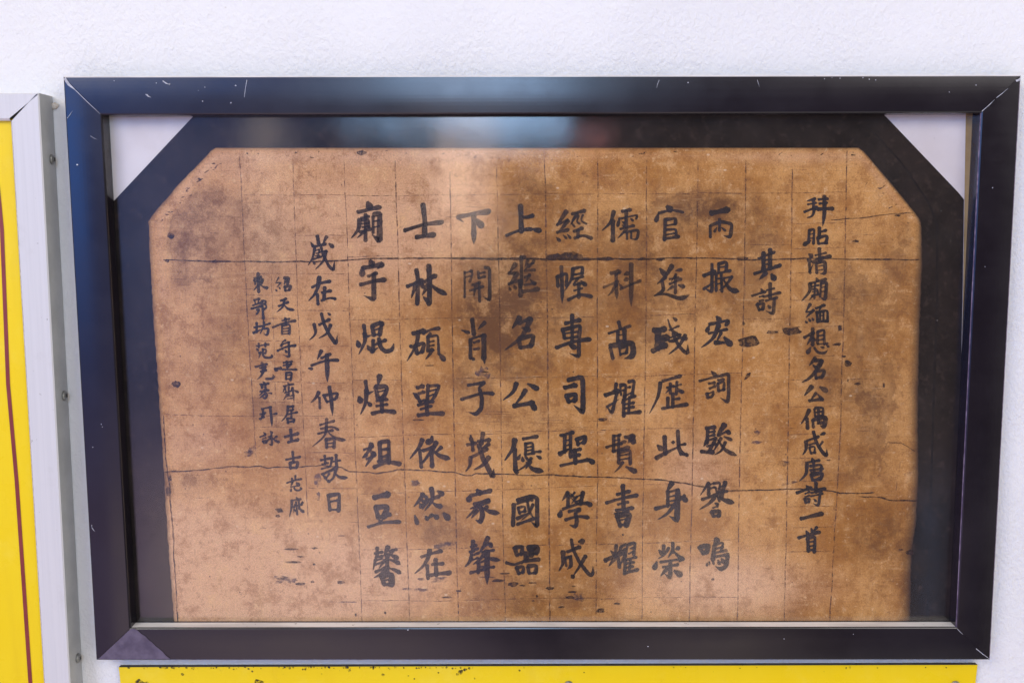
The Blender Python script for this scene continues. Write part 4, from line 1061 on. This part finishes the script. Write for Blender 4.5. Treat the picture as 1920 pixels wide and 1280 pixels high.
def brush(mbx, kind, w, pts, y, org, sc):
    last = 1.0
    if kind in 'zg':
        c, last = bent(pts)
    else:
        c = catmull(pts)
    # a pressed start and end
    def ext_pt(a, b, r):
        L = math.hypot(a[0] - b[0], a[1] - b[1]) or 1
        return (a[0] + (a[0] - b[0]) / L * r, a[1] + (a[1] - b[1]) / L * r)
    n = len(c)
    ws = [w * width(kind, k / (n - 1), last) * random.uniform(.93, 1.07) for k in range(n)]
    if kind != 'd':
        c = [ext_pt(c[0], c[1], ws[0] * .32)] + c
        ws = [ws[0] * .55] + ws
    c = c + [ext_pt(c[-1], c[-2], ws[-1] * .38)]
    ws = ws + [ws[-1] * .42]
    L, R = [], []
    tilt = random.uniform(-.12, .2) if kind in 'hz' else 0
    for k, (x, yy) in enumerate(c):
        a = c[max(0, k - 1)]; b = c[min(len(c) - 1, k + 1)]
        dx, dy = b[0] - a[0], b[1] - a[1]
        l = math.hypot(dx, dy) or 1
        nx, ny = -dy / l + tilt * dx / l, dx / l + tilt * dy / l
        h = ws[k] / 2
        e1, e2 = h * random.uniform(.93, 1.07), h * random.uniform(.93, 1.07)
        L.append(P(org[0] + (x + nx * e1) * sc, org[1] + (yy + ny * e1) * sc, y))
        R.append(P(org[0] + (x - nx * e2) * sc, org[1] + (yy - ny * e2) * sc, y))
    mbx.strip(R, L)


org, sc, idx = (0, 0), 1.0, 0
Y_INK = 0.01755
INKW = 1.02
for line in TEXT.strip().splitlines():
    if line.startswith('@'):
        a, b, c = line[1:].split()
        org, sc = (float(a), float(b)), float(c)
        sc /= 1.0
        continue
    m_ = MB()
    for k, st in enumerate(line.split(';')):
        head, *pp = st.split()
        pts = [tuple(float(q) for q in p.split(',')) for p in pp]
        brush(m_, head[0], float(head[1:]) * INKW * (0.90 if sc == 1.25 else 1.0), pts, Y_INK - k * 0.000018, org, sc)
    o = pchild('brush_character', m_.mesh('brush_character'), M_INK)
    o['fade'] = FADE.get(idx, random.choice([0.0, 0.04, 0.08, 0.12, 0.18]))
    idx += 1

# ------------------------------------------------------------------ yellow signboard in a silver frame, at the left
sign = empty('framed_signboard', 'yellow signboard in a silver metal frame with screws along its side', 'sign', (-0.75, Y_WALL, 0.0))
bpy.context.view_layer.update()
SINV = Matrix.Translation(sign.location).inverted()
Y_SF = -0.0085


def schild(name, mesh, mats):
    o = link(name, mesh, mats, sign)
    o.matrix_parent_inverse = SINV
    return o


TR0 = P(72.5, 174.5, Y_SF); BR0 = P(131, 1272, Y_SF)
TR1 = P(18.5, 226, Y_SF); BR1 = P(80.5, 1272, Y_SF)
dn = (BR0 - TR0) / (TR0.z - BR0.z)
dn1 = (BR1 - TR1) / (TR1.z - BR1.z)
low = 0.95
B0 = TR0 + dn * low; B1 = TR1 + dn1 * low
mb = MB()
yb = Y_WALL - 0.0004
r_ = 0.0012
def at(v, y):
    return Vector((v.x, y, v.z))
prof = [(TR0, B0, yb, 0), (TR0, B0, Y_SF + r_, r_ * 0), (TR0 + Vector((-r_, 0, 0)), B0 + Vector((-r_, 0, 0)), Y_SF, 0), (TR1 + Vector((.002, 0, 0)), B1 + Vector((.002, 0, 0)), Y_SF, 0), (TR1, B1, Y_SF + .0022, 0), (TR1, B1, Y_SF + .009, 0)]
sl = [1, 0, 0, 2, 0]
for k in range(5):
    a, b, y0, _ = prof[k]; c, d, y1, _ = prof[k + 1]
    mb.face([at(a, y0), at(b, y0), at(d, y1), at(c, y1)], sl[k])
schild('frame_rail', mb.mesh('sign_rail'), [M_SILVER, M_SIDE, M_MARKS])
mb = MB()
lx = -1.15
g_ = Vector((-0.0004, 0, 0))
q = [(TR0 + g_, yb), (TR0 + g_, Y_SF + r_), (TR0 + g_ + Vector((0, 0, -r_)), Y_SF), (TR1 + g_ + Vector((0, 0, .002)), Y_SF), (TR1 + g_, Y_SF + .0022), (TR1 + g_, Y_SF + .009)]
for k in range(5):
    a, y0 = q[k]; c, y1 = q[k + 1]
    mb.face([Vector((lx, y0, a.z)), at(a, y0), at(c, y1), Vector((lx, y1, c.z))], 0)
schild('frame_rail', mb.mesh('sign_rail'), [M_SILVER])
# the rails on the far side and at the foot of the board
mb = MB()
mb.box((lx - 0.028, Y_SF, TR0.z - low - 0.02), (lx, yb, TR0.z))
schild('frame_rail', mb.mesh('sign_rail'), [M_SILVER])
mb = MB()
mb.box((lx + .0005, Y_SF + .0002, B0.z - 0.024), (B0.x - .0002, yb, B0.z))
schild('frame_rail', mb.mesh('sign_rail'), [M_SILVER])
# dark slit at the mitre
mb = MB()
a, b = P(71, 176, Y_SF - .0001), P(19.5, 225, Y_SF - .0001)
w_ = Vector((.0003, 0, .0003))
mid = a.lerp(b, .45)
mb.face([a + w_, a - w_, mid - w_ * .5, mid + w_ * .5])
mid = a.lerp(b, .6)
mb.face([mid + w_ * .4, mid - w_ * .4, b - w_ * .3, b + w_ * .3])
schild('mitre_gap', mb.mesh('mitre_gap'), M_DARK)
# yellow face with its dark red line
mb = MB()
yp = Y_SF + .0065
mb.face([Vector((lx, yp, TR1.z + .002)), Vector((lx, yp, TR1.z - low)), at(B1 + Vector((.002, 0, 0)), yp), at(TR1 + Vector((.002, 0, .002)), yp)], 0)
rl = [(-16, 250), (-4, 350), (3.5, 430), (15, 720), (31, 900), (44, 1090), (56.5, 1275), (64, 1400)]
mb.strip([P(x - 3.7, y, yp - .0004) for x, y in rl], [P(x + 3.7, y, yp - .0004) for x, y in rl], 1)
schild('sign_face', mb.mesh('sign_face'), [M_YEL, M_RED])


def screw(x, y, z, nrm, r, h):
    """a dome-headed screw with a slot, standing along nrm"""
    n = Vector(nrm).normalized()
    u = n.orthogonal().normalized(); v = n.cross(u)
    c = Vector((x, y, z))
    m_ = MB()
    rings = [(r * 1.0, 0.0), (r * 1.0, h * .45), (r * .86, h * .75), (r * .55, h * .95), (r * .22, h * 1.0)]
    N = 20
    ps = [[c + n * hh + (u * math.cos(a * 6.2832 / N) + v * math.sin(a * 6.2832 / N)) * rr for a in range(N)] for rr, hh in rings]
    for k in range(len(ps) - 1):
        for a in range(N):
            m_.face([ps[k][a], ps[k][(a + 1) % N], ps[k + 1][(a + 1) % N], ps[k + 1][a]])
    m_.face(ps[-1])
    s = r * .14
    for d1, d2 in ((u, v), (v, u)):
        m_.face([c + n * (h * 1.03) + d1 * r * .5 + d2 * s, c + n * (h * 1.03) - d1 * r * .5 + d2 * s, c + n * (h * 1.03) - d1 * r * .5 - d2 * s, c + n * (h * 1.03) + d1 * r * .5 - d2 * s], 1)
    return m_


for py in (290, 729, 1247):
    f = (py - 175) / 1097
    e = TR0.lerp(BR0, f)
    o = schild('screw', screw(e.x + .0001, 0.0118, e.z, (1, 0, 0), .0050, .0030).mesh('screw', True), [M_SCREW, M_DARK])

# small crumb of old mortar on the wall above the signboard corner
mb = MB()
random.seed(3)
bm = bmesh.new()
bmesh.ops.create_icosphere(bm, subdivisions=2, radius=1.0)
c0 = P(103, 199, Y_WALL)
for v in bm.verts:
    k = random.uniform(.75, 1.2)
    v.co = Vector((c0.x + v.co.x * .0042 * k, Y_WALL + v.co.y * .004 * k, c0.z + v.co.z * .0036 * k))
me = bpy.data.meshes.new('mortar_crumb'); bm.to_mesh(me); bm.free()
o = link('mortar_crumb', me, mat_simple('old_mortar', (0.50, 0.40, 0.30), (0.68, 0.64, 0.60), 300.0, 0.9))
o['label'] = 'small tan crumb of mortar on the wall beside the signboard corner'
o['category'] = 'mortar crumb'

# ------------------------------------------------------------------ yellow plate under the frame
plate = empty('yellow_plate', 'wide yellow plate with a grimy dark top edge under the black frame', 'sign', (0.0, Y_WALL, -0.33))
bpy.context.view_layer.update()
PINV = Matrix.Translation(plate.location).inverted()
Y_PF = Y_WALL - .006
mb = MB()
tl, tr = P(222.5, 1250, Y_PF), P(1833, 1245.5, Y_PF)
bl_, br_ = tl + Vector((.018, 0, -.30)), tr + Vector((-.018, 0, -.30))
fr = [tl, bl_, br_, tr]
bk = [at(p, Y_WALL - .0003) for p in fr]
mb.face(fr, 0)
mb.face(bk[::-1], 0)
for k in range(4):
    mb.face([fr[(k + 1) % 4], fr[k], bk[k], bk[(k + 1) % 4]], 1)
random.seed(11)
for k in range(95):   # grime gathered along the top edge
    s = random.random() ** 1.3
    x = 235 + 1560 * s if random.random() < .35 else random.uniform(300, 900)
    y = 1250 + abs(random.gauss(0, 1.6))
    r = random.uniform(.6, 2.4)
    mb.face([p for p in ragged((x, y), r, Y_PF - .0003)], 2)
for (x, y, r) in [(342, 1263, 3), (438, 1254, 2), (473, 1258, 2), (655, 1256, 3), (650, 1250, 4), (718, 1264, 2.6), (765, 1266, 1.8), (777, 1272, 1.6), (864, 1258, 5), (858, 1263, 3), (872, 1254, 3.5), (880, 1252, 2.5), (890, 1271, 1.6), (822, 1260, 1.6), (974, 1256, 2), (1095, 1260, 1.4),
                  (262, 1280, 8), (275, 1281, 6), (483, 1280, 7), (490, 1281, 6), (603, 1263, 1.6), (310, 1251, 3), (325, 1250, 4), (1545, 1258, 1.2)]:
    mb.face(ragged((x, y), r, Y_PF - .0003, 11), 2)
o = link('plate_sheet', mb.mesh('plate_sheet'), [M_YEL2, M_DARK, M_GRIME], plate)
o.matrix_parent_inverse = PINV
for (x, y) in ((1066, 1284), (1791, 1284)):
    p = P(x, y, Y_PF)
    o = link('screw', screw(p.x, Y_PF - .0001, p.z, (0, -1, 0), .0052, .0026).mesh('screw', True), [M_SCREW, M_DARK], plate)
    o.matrix_parent_inverse = PINV
print('characters', idx)
